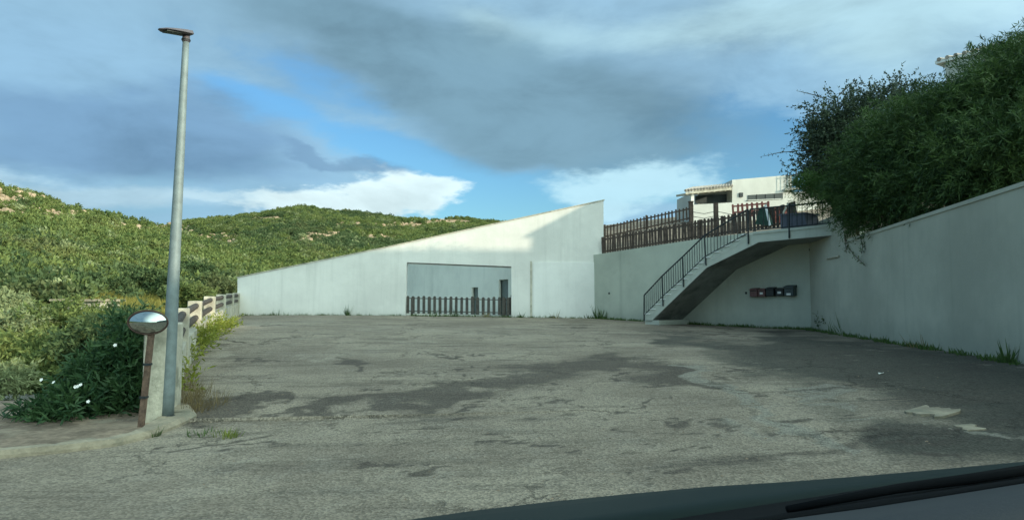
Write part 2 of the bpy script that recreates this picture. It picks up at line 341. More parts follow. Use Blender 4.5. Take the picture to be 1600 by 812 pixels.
# ------------------------------------------------------------------ asphalt lot
def asphalt():
    m_ = bpy.data.materials.new('worn_asphalt'); m_.use_nodes = True; t = m_.node_tree; h = NG(t)
    b = t.nodes['Principled BSDF']; b.inputs['Specular IOR Level'].default_value = .25; b.inputs['Roughness'].default_value = .9
    pos = h.n('ShaderNodeNewGeometry').outputs['Position']
    def A(n):
        a = h.n('ShaderNodeAttribute'); a.attribute_name = n; return a.outputs['Fac']
    big = h.noise(pos, .35, 6, .65); mid = h.noise(pos, 2.2, 7, .7); fine = h.noise(pos, 45, 3, .7); vf = h.noise(pos, 16, 4, .75)
    c_ = h.mix(h.ss(big, .32, .68), (.18, .15, .112), (.305, .262, .195))
    c_ = h.mix(h.m('MULTIPLY', h.ss(mid, .45, .75), .5), c_, (.27, .24, .19))
    mp_ = h.n('ShaderNodeMapping'); t.links.new(pos, mp_.inputs[0]); mp_.inputs['Scale'].default_value = (.35, 1.6, 1); mp_.inputs['Rotation'].default_value = (0, 0, R(14))
    sc_ = h.noise(mp_.outputs[0], 1.1, 8, .72)
    c_ = h.mix(h.m('MULTIPLY', h.ss(sc_, .52, .68), .62), c_, (.07, .062, .05))
    lt = h.ss(h.m('ADD', A('light'), h.m('MULTIPLY', h.m('SUBTRACT', mid, .5), 1.3)), .3, .75)
    c_ = h.mix(h.m('MULTIPLY', lt, .75), c_, (.30, .265, .205))
    w_ = h.ss(h.m('ADD', A('right_shade'), h.m('MULTIPLY', h.m('SUBTRACT', big, .5), .9)), .25, .75)
    c_ = h.mix(h.m('MULTIPLY', w_, .9), c_, (.05, .05, .04))  # shade on the right of the lot, painted into the asphalt colour
    dk = h.ss(h.m('ADD', A('dark'), h.m('MULTIPLY', h.m('SUBTRACT', h.m('ADD', h.m('MULTIPLY', mid, .5), h.m('MULTIPLY', vf, .5)), .5), 1.5)), .3, .75)
    c_ = h.mix(h.m('MULTIPLY', dk, .75), c_, (.055, .046, .037))
    lt2 = h.ss(h.m('ADD', A('scrape'), h.m('MULTIPLY', h.m('SUBTRACT', mid, .5), 1.3)), .35, .75)
    c_ = h.mix(h.m('MULTIPLY', lt2, .8), c_, (.24, .225, .18))
    v = h.n('ShaderNodeTexVoronoi'); v.feature = 'DISTANCE_TO_EDGE'; v.inputs['Scale'].default_value = .55
    wv = h.n('ShaderNodeVectorMath', operation='ADD'); t.links.new(pos, wv.inputs[0])
    ns = h.n('ShaderNodeVectorMath', operation='SCALE'); t.links.new(h.noise(pos, 1.5, 6, .7, color=True), ns.inputs[0]); ns.inputs['Scale'].default_value = 1.6
    t.links.new(ns.outputs[0], wv.inputs[1]); t.links.new(wv.outputs[0], v.inputs['Vector'])
    cr = h.m('MULTIPLY', h.m('SUBTRACT', 1.0, h.ss(v.outputs['Distance'], .004, .02)), h.ss(big, .45, .6))
    c_ = h.mix(h.m('MULTIPLY', cr, .45), c_, (.04, .037, .03))
    # long tyre-worn streaks and repair blotches
    mq = h.n('ShaderNodeMapping'); t.links.new(pos, mq.inputs[0]); mq.inputs['Scale'].default_value = (.16, .9, 1); mq.inputs['Rotation'].default_value = (0, 0, R(-24))
    c_ = h.mix(h.m('MULTIPLY', h.ss(h.noise(mq.outputs[0], 1.6, 8, .75, .6), .5, .66), .5), c_, (.085, .07, .054))
    c_ = h.mix(h.m('MULTIPLY', h.ss(h.noise(pos, .9, 9, .8), .57, .68), .55), c_, (.30, .27, .215))
    # aggregate: pale and dark chips
    ch = h.n('ShaderNodeTexVoronoi'); ch.inputs['Scale'].default_value = 55; t.links.new(pos, ch.inputs['Vector'])
    sepc = h.n('ShaderNodeSeparateColor'); t.links.new(ch.outputs['Color'], sepc.inputs[0])
    cc = h.ss(sepc.outputs[0], 0, 1)
    cm = h.n('ShaderNodeCombineXYZ'); val = h.m('ADD', .72, h.m('MULTIPLY', cc, .56))
    val = h.m('MULTIPLY', val, h.m('ADD', .62, h.m('MULTIPLY', vf, .76)))
    for i in range(3): t.links.new(val, cm.inputs[i])
    c_ = h.mix(1.0, c_, cm.outputs[0], 'MULTIPLY')
    t.links.new(c_, b.inputs['Base Color'])
    bp = h.n('ShaderNodeBump'); bp.inputs['Strength'].default_value = .8; bp.inputs['Distance'].default_value = .02
    hh = h.m('ADD', h.m('MULTIPLY', mid, 1.2), h.m('ADD', h.m('MULTIPLY', ch.outputs['Distance'], .5), h.m('MULTIPLY', cr, -1.5)))
    t.links.new(hh, bp.inputs['Height']); t.links.new(bp.outputs[0], b.inputs['Normal'])
    return m_
M['asphalt'] = asphalt()
def seg_field(px, py, strokes, ky=2.6):
    out = np.zeros_like(px)
    for pts, amp in strokes:
        for (a, b) in zip(pts[:-1], pts[1:]):
            ax, ay, ar = a; bx, by, br = b
            dx, dy = bx-ax, (by-ay)*ky; L = dx*dx+dy*dy+1e-6
            t = np.clip(((px-ax)*dx+(py-ay)*ky*dy)/L, 0, 1)
            d = np.hypot(px-ax-t*dx, (py-ay)*ky-t*dy); r = (ar+(br-ar)*t)*ky
            out = np.maximum(out, amp*np.exp(-(d/r)**2))
    return out
def fbm0(x, y):
    def vn(x, y, sd):
        xi = np.floor(x).astype(int); yi = np.floor(y).astype(int); fx = x-xi; fy = y-yi; fx = fx*fx*(3-2*fx); fy = fy*fy*(3-2*fy)
        def h_(a, b):
            q = (a*374761393+b*668265263+sd*144665) & 0x7fffffff; q = ((q ^ (q >> 13))*1274126177) & 0x7fffffff
            return ((q ^ (q >> 16)) & 0xffff)/65535.0
        return (h_(xi, yi)*(1-fx)+h_(xi+1, yi)*fx)*(1-fy)+(h_(xi, yi+1)*(1-fx)+h_(xi+1, yi+1)*fx)*fy
    return (vn(x, y, 1)*.5+vn(x*2, y*2, 2)*.27+vn(x*4, y*4, 3)*.15+vn(x*8, y*8, 4)*.08)
ys = np.concatenate([np.linspace(-14, 1, 20), np.arange(1.2, 12, .07), np.arange(12, 31.0, .12)])
xl = np.interp(ys, [-14, 8.0, 8.05]+[p.y for p in LWP[1:]]+[31], [-16, -16, LWP[0].x-.15]+[p.x-.1 for p in LWP[1:]]+[LWP[-1].x-.3])
def xr_of(y):
    return np.where(y > 22, np.interp(y, [22, 30, 40], [WP1.x, WP0.x, WP0.x]), WP1.x+(y-22)*rdir.x/rdir.y)
xr = xr_of(ys)+.25
tt = np.linspace(0, 1, 330)
GX = xl[:, None]+(xr-xl)[:, None]*tt[None, :]; GY = np.repeat(ys[:, None], len(tt), 1)
GZ = ZL(GX, GY)
PX, PY = proj(GX, GY, GZ)
_wx = (fbm0(GX*.9, GY*.9)-.5); _wy = (fbm0(GX*.9+40, GY*.9+17)-.5); _fx = fbm0(GX*4, GY*4+9)-.5
WX = PX+_wx*170+_fx*40; WY = PY+(_wy*46+_fx*14)*np.clip((PY-480)/130, .12, 1.3)
_rs = np.random.default_rng(77); _ex = []
for _ in range(150):
    yy = 500+270*_rs.random()**1.3; xx = 300+1250*_rs.random(); ll = (12+50*_rs.random())*(.4+(yy-480)/200); sl_ = -.18+.3*_rs.random()
    _ex.append(([(xx-ll, yy-sl_*ll, .8), (xx, yy, 1.2+3.0*_rs.random()*(yy-480)/150), (xx+ll, yy+sl_*ll, .6)], .45+.5*_rs.random()))
dark = seg_field(WX, WY, _ex+[
    ([(500, 655, 10), (560, 635, 12), (700, 615, 14), (850, 585, 20), (960, 560, 18), (1060, 590, 20), (1140, 600, 8)], .85),
    ([(300, 640, 22), (400, 628, 14), (480, 622, 5)], 1.1), ([(235, 703, 3), (330, 695, 5), (420, 680, 2)], 1.0), ([(480, 650, 8), (520, 670, 6)], .75),
    ([(540, 562, 6), (580, 580, 5)], .8), ([(570, 612, 4), (590, 608, 3)], .9), ([(620, 672, 3), (650, 668, 6), (690, 664, 2)], .9),
    ([(660, 556, 2), (690, 558, 3)], .9), ([(730, 640, 2), (860, 635, 3), (960, 645, 2)], .7), ([(1000, 635, 3), (1100, 628, 2)], .6), ([(860, 655, 2), (1060, 672, 2), (1160, 664, 2)], .7),
    ([(1100, 530, 3), (1180, 560, 4)], .5), ([(830, 510, 3), (900, 512, 3)], .4), ([(1000, 500, 4), (1300, 528, 6), (1600, 585, 8)], .5),
    ([(260, 720, 2), (520, 700, 2), (760, 695, 2)], .45), ([(1100, 735, 6), (1600, 660, 10)], .6)])
light = seg_field(WX, WY, [([(330, 560, 20), (380, 510, 12), (520, 500, 8)], .6), ([(500, 560, 12), (620, 540, 14)], .5), ([(560, 510, 8), (760, 520, 14), (900, 500, 5)], .5),
    ([(300, 730, 20), (800, 760, 26), (1050, 720, 14)], .4), ([(640, 690, 4), (740, 690, 5)], .4), ([(0, 770, 30), (300, 770, 20)], .35)])
right_shade = seg_field(PX+_wx*120, PY+_wy*30, [([(1230, 550, 34), (1480, 590, 50), (1700, 640, 70)], 1.15), ([(1040, 525, 14), (1200, 560, 34)], .7), ([(1420, 690, 40), (1700, 700, 40)], .9), ([(1200, 560, 20), (1330, 650, 30)], .45), ([(1000, 520, 8), (1180, 540, 16)], .5)], 2.0)  # mask for the painted shade below the right wall and bush
scrape = seg_field(WX, WY, [([(1060, 575, 4), (1140, 592, 8), (1205, 640, 8), (1260, 680, 12), (1320, 712, 5)], .95), ([(1230, 604, 3), (1290, 618, 5), (1330, 632, 3)], .8),
    ([(1360, 645, 3), (1420, 655, 3)], .7), ([(1150, 660, 12), (1200, 700, 8)], .5), ([(1290, 665, 3), (1370, 652, 3)], .6), ([(1480, 655, 3), (1570, 685, 4)], .75), ([(1170, 570, 3), (1230, 572, 3)], .5)])
lot = tag(grid_mesh('asphalt_lot', GX, GY, GZ, M['asphalt'], {'dark': dark, 'light': light, 'right_shade': right_shade, 'scrape': scrape}), kind='structure')

# ------------------------------------------------------------------ left verge, kerb and lower road
def lerp(a, b, t): return a+(b-a)*t
def smooth(t): t = np.clip(t, 0, 1); return t*t*(3-2*t)
def SV(x, y):
    return lerp(ZL(x, y), -.5, smooth((y-8.6)/4.6))
def gpt(px, py, dz=0):
    """pixel on the lot surface"""
    d = ray(px, py); lo, hi = 1.0, 40.0
    for _ in range(40):
        Y = (lo+hi)/2; p = Vector((0, 0, HC))+d*(Y/d.y)
        if p.z > zl(p.x, p.y): lo = Y
        else: hi = Y
    return Vector((p.x, p.y, zl(p.x, p.y)+dz))
kp = [gpt(*q) for q in [(-260, 728), (0, 716), (90, 708), (180, 697), (240, 682), (285, 664), (308, 652), (300, 640)]]
kxs = np.array([p.x for p in kp]); kys = np.array([p.y for p in kp])
vx = np.linspace(-16, -3.75, 150)
vfront = np.interp(vx, kxs[:7], kys[:7])
vt = np.linspace(0, 1, 40)
VX = np.repeat(vx[None, :], 40, 0); VY = vfront[None, :]+(10.3-vfront)[None, :]*vt[:, None]
VX = np.minimum(VX, np.interp(VY, [0, 7.9, 9.3, 10.3], [0, LWP[0].x+.3, LWP[1].x-.1, LWP[1].x-.3]))
nz = np.array([[noise.noise(Vector((a*1.3, b*1.3, 0))) for a, b in zip(r1, r2)] for r1, r2 in zip(VX, VY)])
VZ = SV(VX, VY)+.02+.03*np.clip(nz, -.3, 1)*np.clip(vt[:, None]*6, 0, 1)
tag(grid_mesh('verge', VX, VY, VZ, M['earth']), kind='structure')
# lower road
rx = np.linspace(-40, -4.3, 80); ry = np.linspace(10.2, 13.9, 16)
QX, QY = np.meshgrid(rx, ry); tag(grid_mesh('lower_road', QX, QY, SV(QX, QY)+.028, M['road']), kind='structure')
# concrete kerb strip, a shallow step that flares round the wall end
mb = MB(); n = 60; ptsk = []
cum = [0]
for a, b in zip(kp[:-1], kp[1:]): cum.append(cum[-1]+(b-a).length)
for i in range(n+1):
    s_ = cum[-1]*i/n; ptsk.append(Vector((np.interp(s_, cum, [p.x for p in kp]), np.interp(s_, cum, [p.y for p in kp]), 0)))
rows = []
for i, p in enumerate(ptsk):
    d = (ptsk[min(i+1, n)]-ptsk[max(i-1, 0)]).normalized(); nrm = Vector((-d.y, d.x, 0))
    wd = float(np.interp(i/n, [0, .6, .8, .92, 1], [.07, .1, .3, .5, .3])); jit = .015*noise.noise(Vector((i*.7, 0, 3)))
    q = p+nrm*wd; z0 = zl(p.x, p.y)
    rows.append([Vector((p.x, p.y+jit, z0-.05)), Vector((p.x, p.y+jit, z0+.03)), Vector((lerp(p.x, q.x, .15), lerp(p.y, q.y, .15), z0+.075)), Vector((q.x, q.y, z0+.085+jit)), Vector((q.x, q.y, z0-.08))])
vs = [v for r in rows for v in r]; fs = []
for i in range(n):
    for j in range(4): fs.append([i*5+j, (i+1)*5+j, (i+1)*5+j+1, i*5+j+1])
mb.add(vs, fs); tag(mb.build('kerb', M['kerb'], smooth=False), kind='structure')

# ------------------------------------------------------------------ valley and hills
sk1 = [(-1400, .10), (-700, .16), (-300, .2), (-100, .195), (0, .176), (50, .165), (120, .142), (200, .120), (240, .112), (300, .097), (400, .06), (550, .01), (700, -.02)]
sk2 = [(-1400, .05), (0, .06), (150, .09), (240, .113), (330, .122), (400, .130), (440, .136), (470, .139), (560, .131), (640, .122), (700, .124), (790, .117), (950, .08), (1200, .05), (2600, .04)]
def v_of(px, sk): return np.interp(px, [a for a, _ in sk], [b for _, b in sk])
def vnoise(x, y, seed=0):
    """cheap smooth value noise, numpy"""
    xi = np.floor(x).astype(int); yi = np.floor(y).astype(int); fx = x-xi; fy = y-yi
    def hsh(a, b):
        q = (a*374761393+b*668265263+seed*144665) & 0x7fffffff; q = ((q ^ (q >> 13))*1274126177) & 0x7fffffff
        return ((q ^ (q >> 16)) & 0xffff)/65535.0
    fx = fx*fx*(3-2*fx); fy = fy*fy*(3-2*fy)
    return (hsh(xi, yi)*(1-fx)+hsh(xi+1, yi)*fx)*(1-fy)+(hsh(xi, yi+1)*(1-fx)+hsh(xi+1, yi+1)*fx)*fy
def fbm(x, y, o=4, seed=0):
    s_ = 0; a = .5
    for k in range(o): s_ = s_+a*vnoise(x*2**k, y*2**k, seed+k); a *= .5
    return s_
def TZ(x, y):
    x = np.asarray(x, float); y = np.asarray(y, float)
    r = np.hypot(x, y); a = np.arctan2(x, y); front = np.abs(a) < R(72)
    px = np.where(front, 800+F*np.tan(np.clip(a, -R(72), R(72))), np.where(a > 0, 2600, -1400))
    ca = np.where(front, np.cos(a), np.cos(R(72)))
    v1 = v_of(px, sk1)*ca; v2 = v_of(px, sk2)*ca
    base = np.interp(r, [0, 14, 30, 60, 80, 105, 150, 5000], [-1.3, -1.0, -1.2, -.7, .0, 1.25, 1.5, 1.5])
    def hill(v, s0, rr, zfoot):
        zr = HC+v*rr; t = np.clip((r-s0)/(rr-s0), 0, 1); up_ = zfoot+(zr-zfoot)*(t**1.15)
        return np.where(r > rr, zr-(r-rr)*.12, up_)
    h1 = hill(v1, 104, 300, 1.2); h2 = hill(v2, 150, 560, 1.0)
    z = np.where(r < 104, base, np.maximum(np.maximum(base, h1), h2))
    am = np.interp(r, [0, 20, 60, 100, 150, 300, 600], [0, 0, .1, .4, 2.2, 3.5, 4.0])
    z = z+am*(fbm(x/40, y/40, 4)-.47)*1.4+np.interp(r, [0, 30, 100, 400], [0, 0, .6, 1.6])*(fbm(x/9, y/9, 3, 9)-.45)
    return np.where(r > 1500, -5, np.maximum(z, -5))
def outside_lot(x, y):
    """left of the low wall / beyond the white wall"""
    xw = np.interp(y, [p.y for p in LWP], [p.x for p in LWP])
    return (y > 13.5) & ((x < xw-.8) | (y > 50)) | (y > 60)
rocks_px = [(45, 304, 70, 15), (70, 330, 50, 10), (10, 322, 34, 14), (120, 318, 40, 6), (215, 353, 40, 9), (250, 360, 40, 8), (190, 342, 30, 5), (337, 374, 30, 6), (470, 378, 26, 5), (505, 368, 22, 5), (315, 405, 25, 3),
    (110, 344, 50, 4), (630, 352, 30, 3), (420, 343, 22, 3), (590, 372, 22, 4), (700, 347, 30, 3), (545, 352, 20, 3), (160, 335, 30, 4)]
def rockmask(px, py):
    o = np.zeros_like(px)
    for cx, cy, rx_, ry_ in rocks_px: o = np.maximum(o, 1.3*np.exp(-(((px-cx)/(rx_*1.25))**2+((py-cy)/(ry_*1.35))**2)))
    return o
azs = np.concatenate([np.linspace(-180, -50, 60, endpoint=False), np.linspace(-50, 50, 420, endpoint=False), np.linspace(50, 180, 61)])
rs = np.concatenate([[0.01, 6, 12], np.geomspace(15, 60, 24), np.geomspace(64, 640, 150), np.geomspace(680, 4500, 20)])
AZ, RR = np.meshgrid(R(1)*azs, rs)
TX, TY = RR*np.sin(AZ), RR*np.cos(AZ); TZZ = TZ(TX, TY)
tpx, tpy = proj(TX, TY, TZZ)
rk = np.where(TY > 60, rockmask(tpx, tpy), 0)
def terrain_mat():
    m_ = bpy.data.materials.new('maquis_ground'); m_.use_nodes = True; t = m_.node_tree; h = NG(t)
    b = t.nodes['Principled BSDF']; b.inputs['Roughness'].default_value = .95; b.inputs['Specular IOR Level'].default_value = .1
    pos = h.n('ShaderNodeNewGeometry').outputs['Position']
    a = h.n('ShaderNodeAttribute'); a.attribute_name = 'rock'
    c_ = h.mix(h.ss(h.noise(pos, .12, 7, .7), .35, .65), (.05, .07, .022), (.16, .17, .055))
    c_ = h.mix(h.ss(h.noise(pos, .8, 6, .7), .58, .7), c_, (.2, .15, .08))
    rc = h.mix(h.ss(h.noise(pos, .35, 8, .75), .4, .62), (.22, .15, .08), (.44, .33, .2))
    f = h.ss(h.m('ADD', a.outputs['Fac'], h.m('MULTIPLY', h.m('SUBTRACT', h.noise(pos, .25, 6, .7), .5), 1.2)), .35, .6)
    c_ = h.mix(f, c_, rc); t.links.new(c_, b.inputs['Base Color'])
    bp = h.n('ShaderNodeBump'); bp.inputs['Distance'].default_value = 1.0; bp.inputs['Strength'].default_value = .8
    t.links.new(h.noise(pos, .5, 6, .7), bp.inputs['Height']); t.links.new(bp.outputs[0], b.inputs['Normal'])
    return m_
tag(grid_mesh('ground', TX, TY, TZZ, terrain_mat(), {'rock': rk}), kind='structure')

# ------------------------------------------------------------------ foliage
def leaf_arrays(ell, leaves_per_twig=10, twig=.35, ll=.12, lw=.03, shell=.45, droop=.25, seed=1, upb=.3, noise_amp=.3, clumps=0):
    """ell: list of (centre, radii, twigs). returns vertices (n,4,3) and a tint per leaf"""
    g_ = np.random.default_rng(seed); V = []; T = []
    for (c, r, nt_) in ell:
        c = np.array(c, float); r = np.array(r, float) if np.ndim(r) else np.array([r]*3, float)
        d = g_.normal(size=(nt_, 3)); d /= np.linalg.norm(d, axis=1)[:, None]
        u = g_.random(nt_)**shell
        bump = 1+noise_amp*(np.array([noise.noise(Vector(q*2.3)+Vector((seed*3.1, c[0], c[2]))) for q in d]))*1.6
        P = c+d*r*(u*bump)[:, None]
        clump_t = np.array([noise.noise(Vector(q*(2.2/max(.3, r.min()))*.8)+Vector((seed, 5, 2))) for q in P])
        ax = d*.9+g_.normal(size=(nt_, 3))*.55+np.array([0, 0, upb]); ax /= np.linalg.norm(ax, axis=1)[:, None]
        k = leaves_per_twig; s_ = g_.random((nt_, k)); tl = twig*(.6+.8*g_.random(nt_))
        B = P[:, None, :]+ax[:, None, :]*(s_*tl[:, None])[..., None]; B[..., 2] -= droop*(s_**2)*tl[:, None]
        ld = ax[:, None, :]*.8+g_.normal(size=(nt_, k, 3))*.75; ld[..., 2] -= droop*.6*s_
        ld /= np.linalg.norm(ld, axis=2)[..., None]
        sd_ = np.cross(ld, g_.normal(size=(nt_, k, 3))); sd_ /= np.linalg.norm(sd_, axis=2)[..., None]+1e-6
        L = ll*(.6+.8*g_.random((nt_, k, 1))); W = lw*(.7+.6*g_.random((nt_, k, 1)))
        q = np.stack([B, B+ld*L*.45+sd_*W*.5, B+ld*L, B+ld*L*.45-sd_*W*.5], 2)
        V.append(q.reshape(-1, 4, 3)); T.append(np.clip(.5+clump_t[:, None]*.9+(g_.random((nt_, k))-.5)*.5, 0, 1).ravel())
    return np.concatenate(V), np.concatenate(T)
def leaf_mesh(name, V, T, mat_, origin=(0, 0, 0), core=None):
    n_ = len(V); me = bpy.data.meshes.new(name); co = (V.reshape(-1, 3)-np.array(origin))
    me.vertices.add(n_*4); me.vertices.foreach_set('co', co.ravel()); me.loops.add(n_*4); me.loops.foreach_set('vertex_index', np.arange(n_*4, dtype=np.int32))
    me.polygons.add(n_); me.polygons.foreach_set('loop_start', (np.arange(n_)*4).astype(np.int32)); me.polygons.foreach_set('loop_total', np.full(n_, 4, np.int32))
    me.update(); me.materials.append(mat_)
    a = me.attributes.new('tint', 'FLOAT', 'POINT'); a.data.foreach_set('value', np.repeat(T, 4).astype(np.float32))
    return me
def grow(root, base, tips, r0=.05, mat_=None, name='trunk'):
    mb = MB()
    base = Vector(base)
    for t in tips:
        t = Vector(t); m1 = base.lerp(t, .35)+Vector((random.uniform(-.1, .1), random.uniform(-.1, .1), .15)); m2 = base.lerp(t, .7)+Vector((random.uniform(-.15, .15), random.uniform(-.15, .15), .1))
        mb.tube([base-Vector((0, 0, .1)), m1, m2, t], [r0, r0*.75, r0*.5, r0*.15], 7)
    return mb.build(name, mat_ or M['bark'], root, smooth=True)

# hillside maquis: thousands of shrubs nobody could count
protos = bpy.data.collections.new('shrub_shapes')
def proto(seed, mat_, r=(1, 1, .75), nt_=110, ll=.34, lw=.2):
    V, T = leaf_arrays([((0, 0, .35), r, nt_)], 5, .3, ll, lw, .35, .1, seed, .3, .35)
    me = leaf_mesh('shrub_shape', V, T, mat_)
    bm = bmesh.new(); bm.from_mesh(me); lay = bm.verts.layers.float['tint']
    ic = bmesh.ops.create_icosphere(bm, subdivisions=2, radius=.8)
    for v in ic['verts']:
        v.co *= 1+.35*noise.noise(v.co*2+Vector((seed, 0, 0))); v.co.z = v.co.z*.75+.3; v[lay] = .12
    bm.to_mesh(me); bm.free()
    o = bpy.data.objects.new('shrub_shape', me); protos.objects.link(o); return o
for i in range(3): proto(20+i, M['leaf_hill'])
for i in range(2): proto(30+i, M['leaf_dark'])
proto(40, M['leaf_pale'])
def scatter(name, P, scale, idx, kindmats=None):
    me = bpy.data.meshes.new(name); me.vertices.add(len(P)); me.vertices.foreach_set('co', P.ravel())
    a = me.attributes.new('sc', 'FLOAT_VECTOR', 'POINT'); a.data.foreach_set('vector', scale.astype(np.float32).ravel())
    a = me.attributes.new('pick', 'INT', 'POINT'); a.data.foreach_set('value', idx.astype(np.int32))
    a = me.attributes.new('turn', 'FLOAT_VECTOR', 'POINT'); rot = np.zeros((len(P), 3), np.float32); rot[:, 2] = rng.random(len(P))*6.28; a.data.foreach_set('vector', rot.ravel())
    o = link(name, me); ng = bpy.data.node_groups.new(name, 'GeometryNodeTree')
    ng.interface.new_socket('Geometry', in_out='INPUT', socket_type='NodeSocketGeometry'); ng.interface.new_socket('Geometry', in_out='OUTPUT', socket_type='NodeSocketGeometry')
    N = ng.nodes; gi = N.new('NodeGroupInput'); go = N.new('NodeGroupOutput'); ip = N.new('GeometryNodeInstanceOnPoints'); ci = N.new('GeometryNodeCollectionInfo')
    mp_ = N.new('GeometryNodeMeshToPoints')
    ci.inputs['Collection'].default_value = protos; ci.inputs['Separate Children'].default_value = True; ci.inputs['Reset Children'].default_value = True
    def na(nm, typ):
        q = N.new('GeometryNodeInputNamedAttribute'); q.data_type = typ; q.inputs['Name'].default_value = nm; return q.outputs['Attribute']
    ng.links.new(gi.outputs[0], mp_.inputs['Mesh']); ng.links.new(mp_.outputs[0], ip.inputs['Points']); ng.links.new(ci.outputs[0], ip.inputs['Instance'])
    ip.inputs['Pick Instance'].default_value = True
    ng.links.new(na('pick', 'INT'), ip.inputs['Instance Index']); ng.links.new(na('sc', 'FLOAT_VECTOR'), ip.inputs['Scale']); ng.links.new(na('turn', 'FLOAT_VECTOR'), ip.inputs['Rotation'])
    ng.links.new(ip.outputs[0], go.inputs[0]); md = o.modifiers.new('scatter', 'NODES'); md.node_group = ng
    return o
def hill_points(n_, r0, r1, pow_=1.6, smin=1.0, smax=2.4, a0=-46, a1=12):
    a = R(1)*(a0+(a1-a0)*rng.random(n_)); t = rng.random(n_); r = (r0**pow_+(r1**pow_-r0**pow_)*t)**(1/pow_)
    x, y = r*np.sin(a), r*np.cos(a); z = TZ(x, y); px, py = proj(x, y, z)
    m_ = rockmask(px, py)*np.where(r > 100, 1, 0)+(fbm(x/14, y/14, 3, 4)-.45)*.5
    keep = (m_ < .30)|(rng.random(n_) < .05); keep &= outside_lot(x, y)
    # a yellow meadow strip is left mostly open
    md = (r > 66) & (r < 112) & (px > 130) & (px < 300)
    keep &= (~md) | (rng.random(n_) < .12)
    x, y, z, r = x[keep], y[keep], z[keep], r[keep]
    s_ = smin+(smax-smin)*rng.random(len(x))**2.4*(.6+.9*fbm(x/25, y/25, 3, 31))
    return np.stack([x, y, z-.15*s_], 1), s_, r
P1, s1, r1 = hill_points(42000, 104, 330, 1.7, .45, 2.3, -46, 4)
P2, s2, r2 = hill_points(60000, 230, 590, 1.5, .9, 2.4, -46, 6)
P3, s3, r3 = hill_points(800, 24, 54, 1.5, .35, .85, -46, -12)
P = np.concatenate([P1, P2, P3]); s_ = np.concatenate([s1, s2, s3])
dk_ = fbm(P[:, 0]/60, P[:, 1]/60, 4, 21)+rng.normal(size=len(P))*.06
ppx, ppy = proj(P[:, 0], P[:, 1], P[:, 2])
dk_ += .14*np.exp(-(((ppx-560)/230)**2+((ppy-385)/38)**2))+.12*np.exp(-(((ppx-380)/110)**2+((ppy-425)/14)**2))-.1*np.exp(-(((ppx-80)/200)**2+((ppy-430)/50)**2))
idx = np.where(dk_ > .53, 3+rng.integers(0, 2, len(P)), rng.integers(0, 3, len(P)))
idx = np.where(rng.random(len(P)) < .07, 5, idx)
sc3 = np.stack([s_, s_, s_*(.7+.5*rng.random(len(P)))], 1)
tag(scatter('hillside_scrub', P, sc3, idx), 'dense green scrub covering the slopes of both hills', 'scrub', kind='stuff')
# rocks among the scrub
n_r = 16000; a = R(1)*(-46+58*rng.random(n_r)); r = 110+480*rng.random(n_r)**.8; x, y = r*np.sin(a), r*np.cos(a); z = TZ(x, y); px, py = proj(x, y, z)
kk = (rng.random(n_r) < rockmask(px, py)*1.2-.2); RP = np.stack([x, y, z], 1)[kk]
mbr = MB()
for p in RP:
    sz = random.uniform(.3, 1.8); bm = []
    vs = []
    for q in [(-1, -1, -.4), (1, -1, -.5), (1.1, 1, -.4), (-1, 1, -.4), (-.6, -.5, .6), (.5, -.7, .7), (.7, .5, .5), (-.5, .6, .8)]:
        vs.append(Vector(p)+Vector([c*sz*random.uniform(.7, 1.3) for c in q])*.8)
    mbr.add(vs, [[3, 2, 1, 0], [4, 5, 6, 7], [0, 1, 5, 4], [1, 2, 6, 5], [2, 3, 7, 6], [3, 0, 4, 7]])
tag(mbr.build('rock_outcrops', M['rock']), 'pale tan rocks breaking through the scrub on the hill slopes', 'rocks', kind='stuff')
# yellow meadow grass in the valley
def blades(name, spots, h0, h1, mat_, per=12, spread=.25, wd=.02, seed=3, origin=(0, 0, 0)):
    g_ = np.random.default_rng(seed); n_ = len(spots)*per; P = np.repeat(np.array(spots, float), per, 0); a = g_.random(n_)*6.28; rr_ = spread*g_.random(n_)**.7
    P = P+np.stack([np.cos(a)*rr_, np.sin(a)*rr_, np.zeros(n_)], 1); h = h0+(h1-h0)*g_.random(n_); ln = np.stack([np.cos(a)*.35, np.sin(a)*.35, np.ones(n_)], 1)*h[:, None]+g_.normal(size=(n_, 3))*h[:, None]*.2
    sd_ = np.stack([-np.sin(a+g_.random(n_)*2), np.cos(a), np.zeros(n_)], 1)*wd
    V = np.stack([P-sd_, P+sd_, P+ln*.6+sd_*.6, P+ln], 1); return leaf_mesh(name, V, g_.random(n_), mat_, origin)
sp = []
while len(sp) < 4200:
    r_ = random.uniform(66, 112); q = random.uniform(120, 310); x_ = (q-800)/F*r_; sp.append((x_, r_, float(TZ(x_, r_))-.05))
tag(link('meadow_grass', blades('meadow_grass', sp, .35, .9, M['leaf_meadow'], 10, .7, .07)), 'yellow green meadow grass at the foot of the hill', 'grass', kind='stuff')

# ------------------------------------------------------------------ white wall with sloping top
GY0 = 30.0
gw = empty('gable_wall', at(650, 493, GY0), 'large white plastered wall whose top slopes up to a peak on the right', 'wall')
def gp(px, py, dy=0): p = at(px, py, GY0); p.y += dy; return p
poly = [gp(371, 510), gp(371, 434), gp(600, 387.5), gp(943, 313), gp(943, 512), gp(799, 512), gp(799, 418), gp(635.5, 411.5), gp(632.5, 512)]
MB().prism(poly, (0, .3, 0)).build('wall', M['gable'], gw)
# thin tile coping, slightly proud
for a, b in (((369.5, 434), (600, 387.5)), ((600, 387.5), (944.5, 313))):
    p, q = gp(*a, -.03), gp(*b, -.03); MB().prism([p, q, q+Vector((0, 0, .045)), p+Vector((0, 0, .045))], (0, .36, 0)).build('coping', M['conc'], gw)
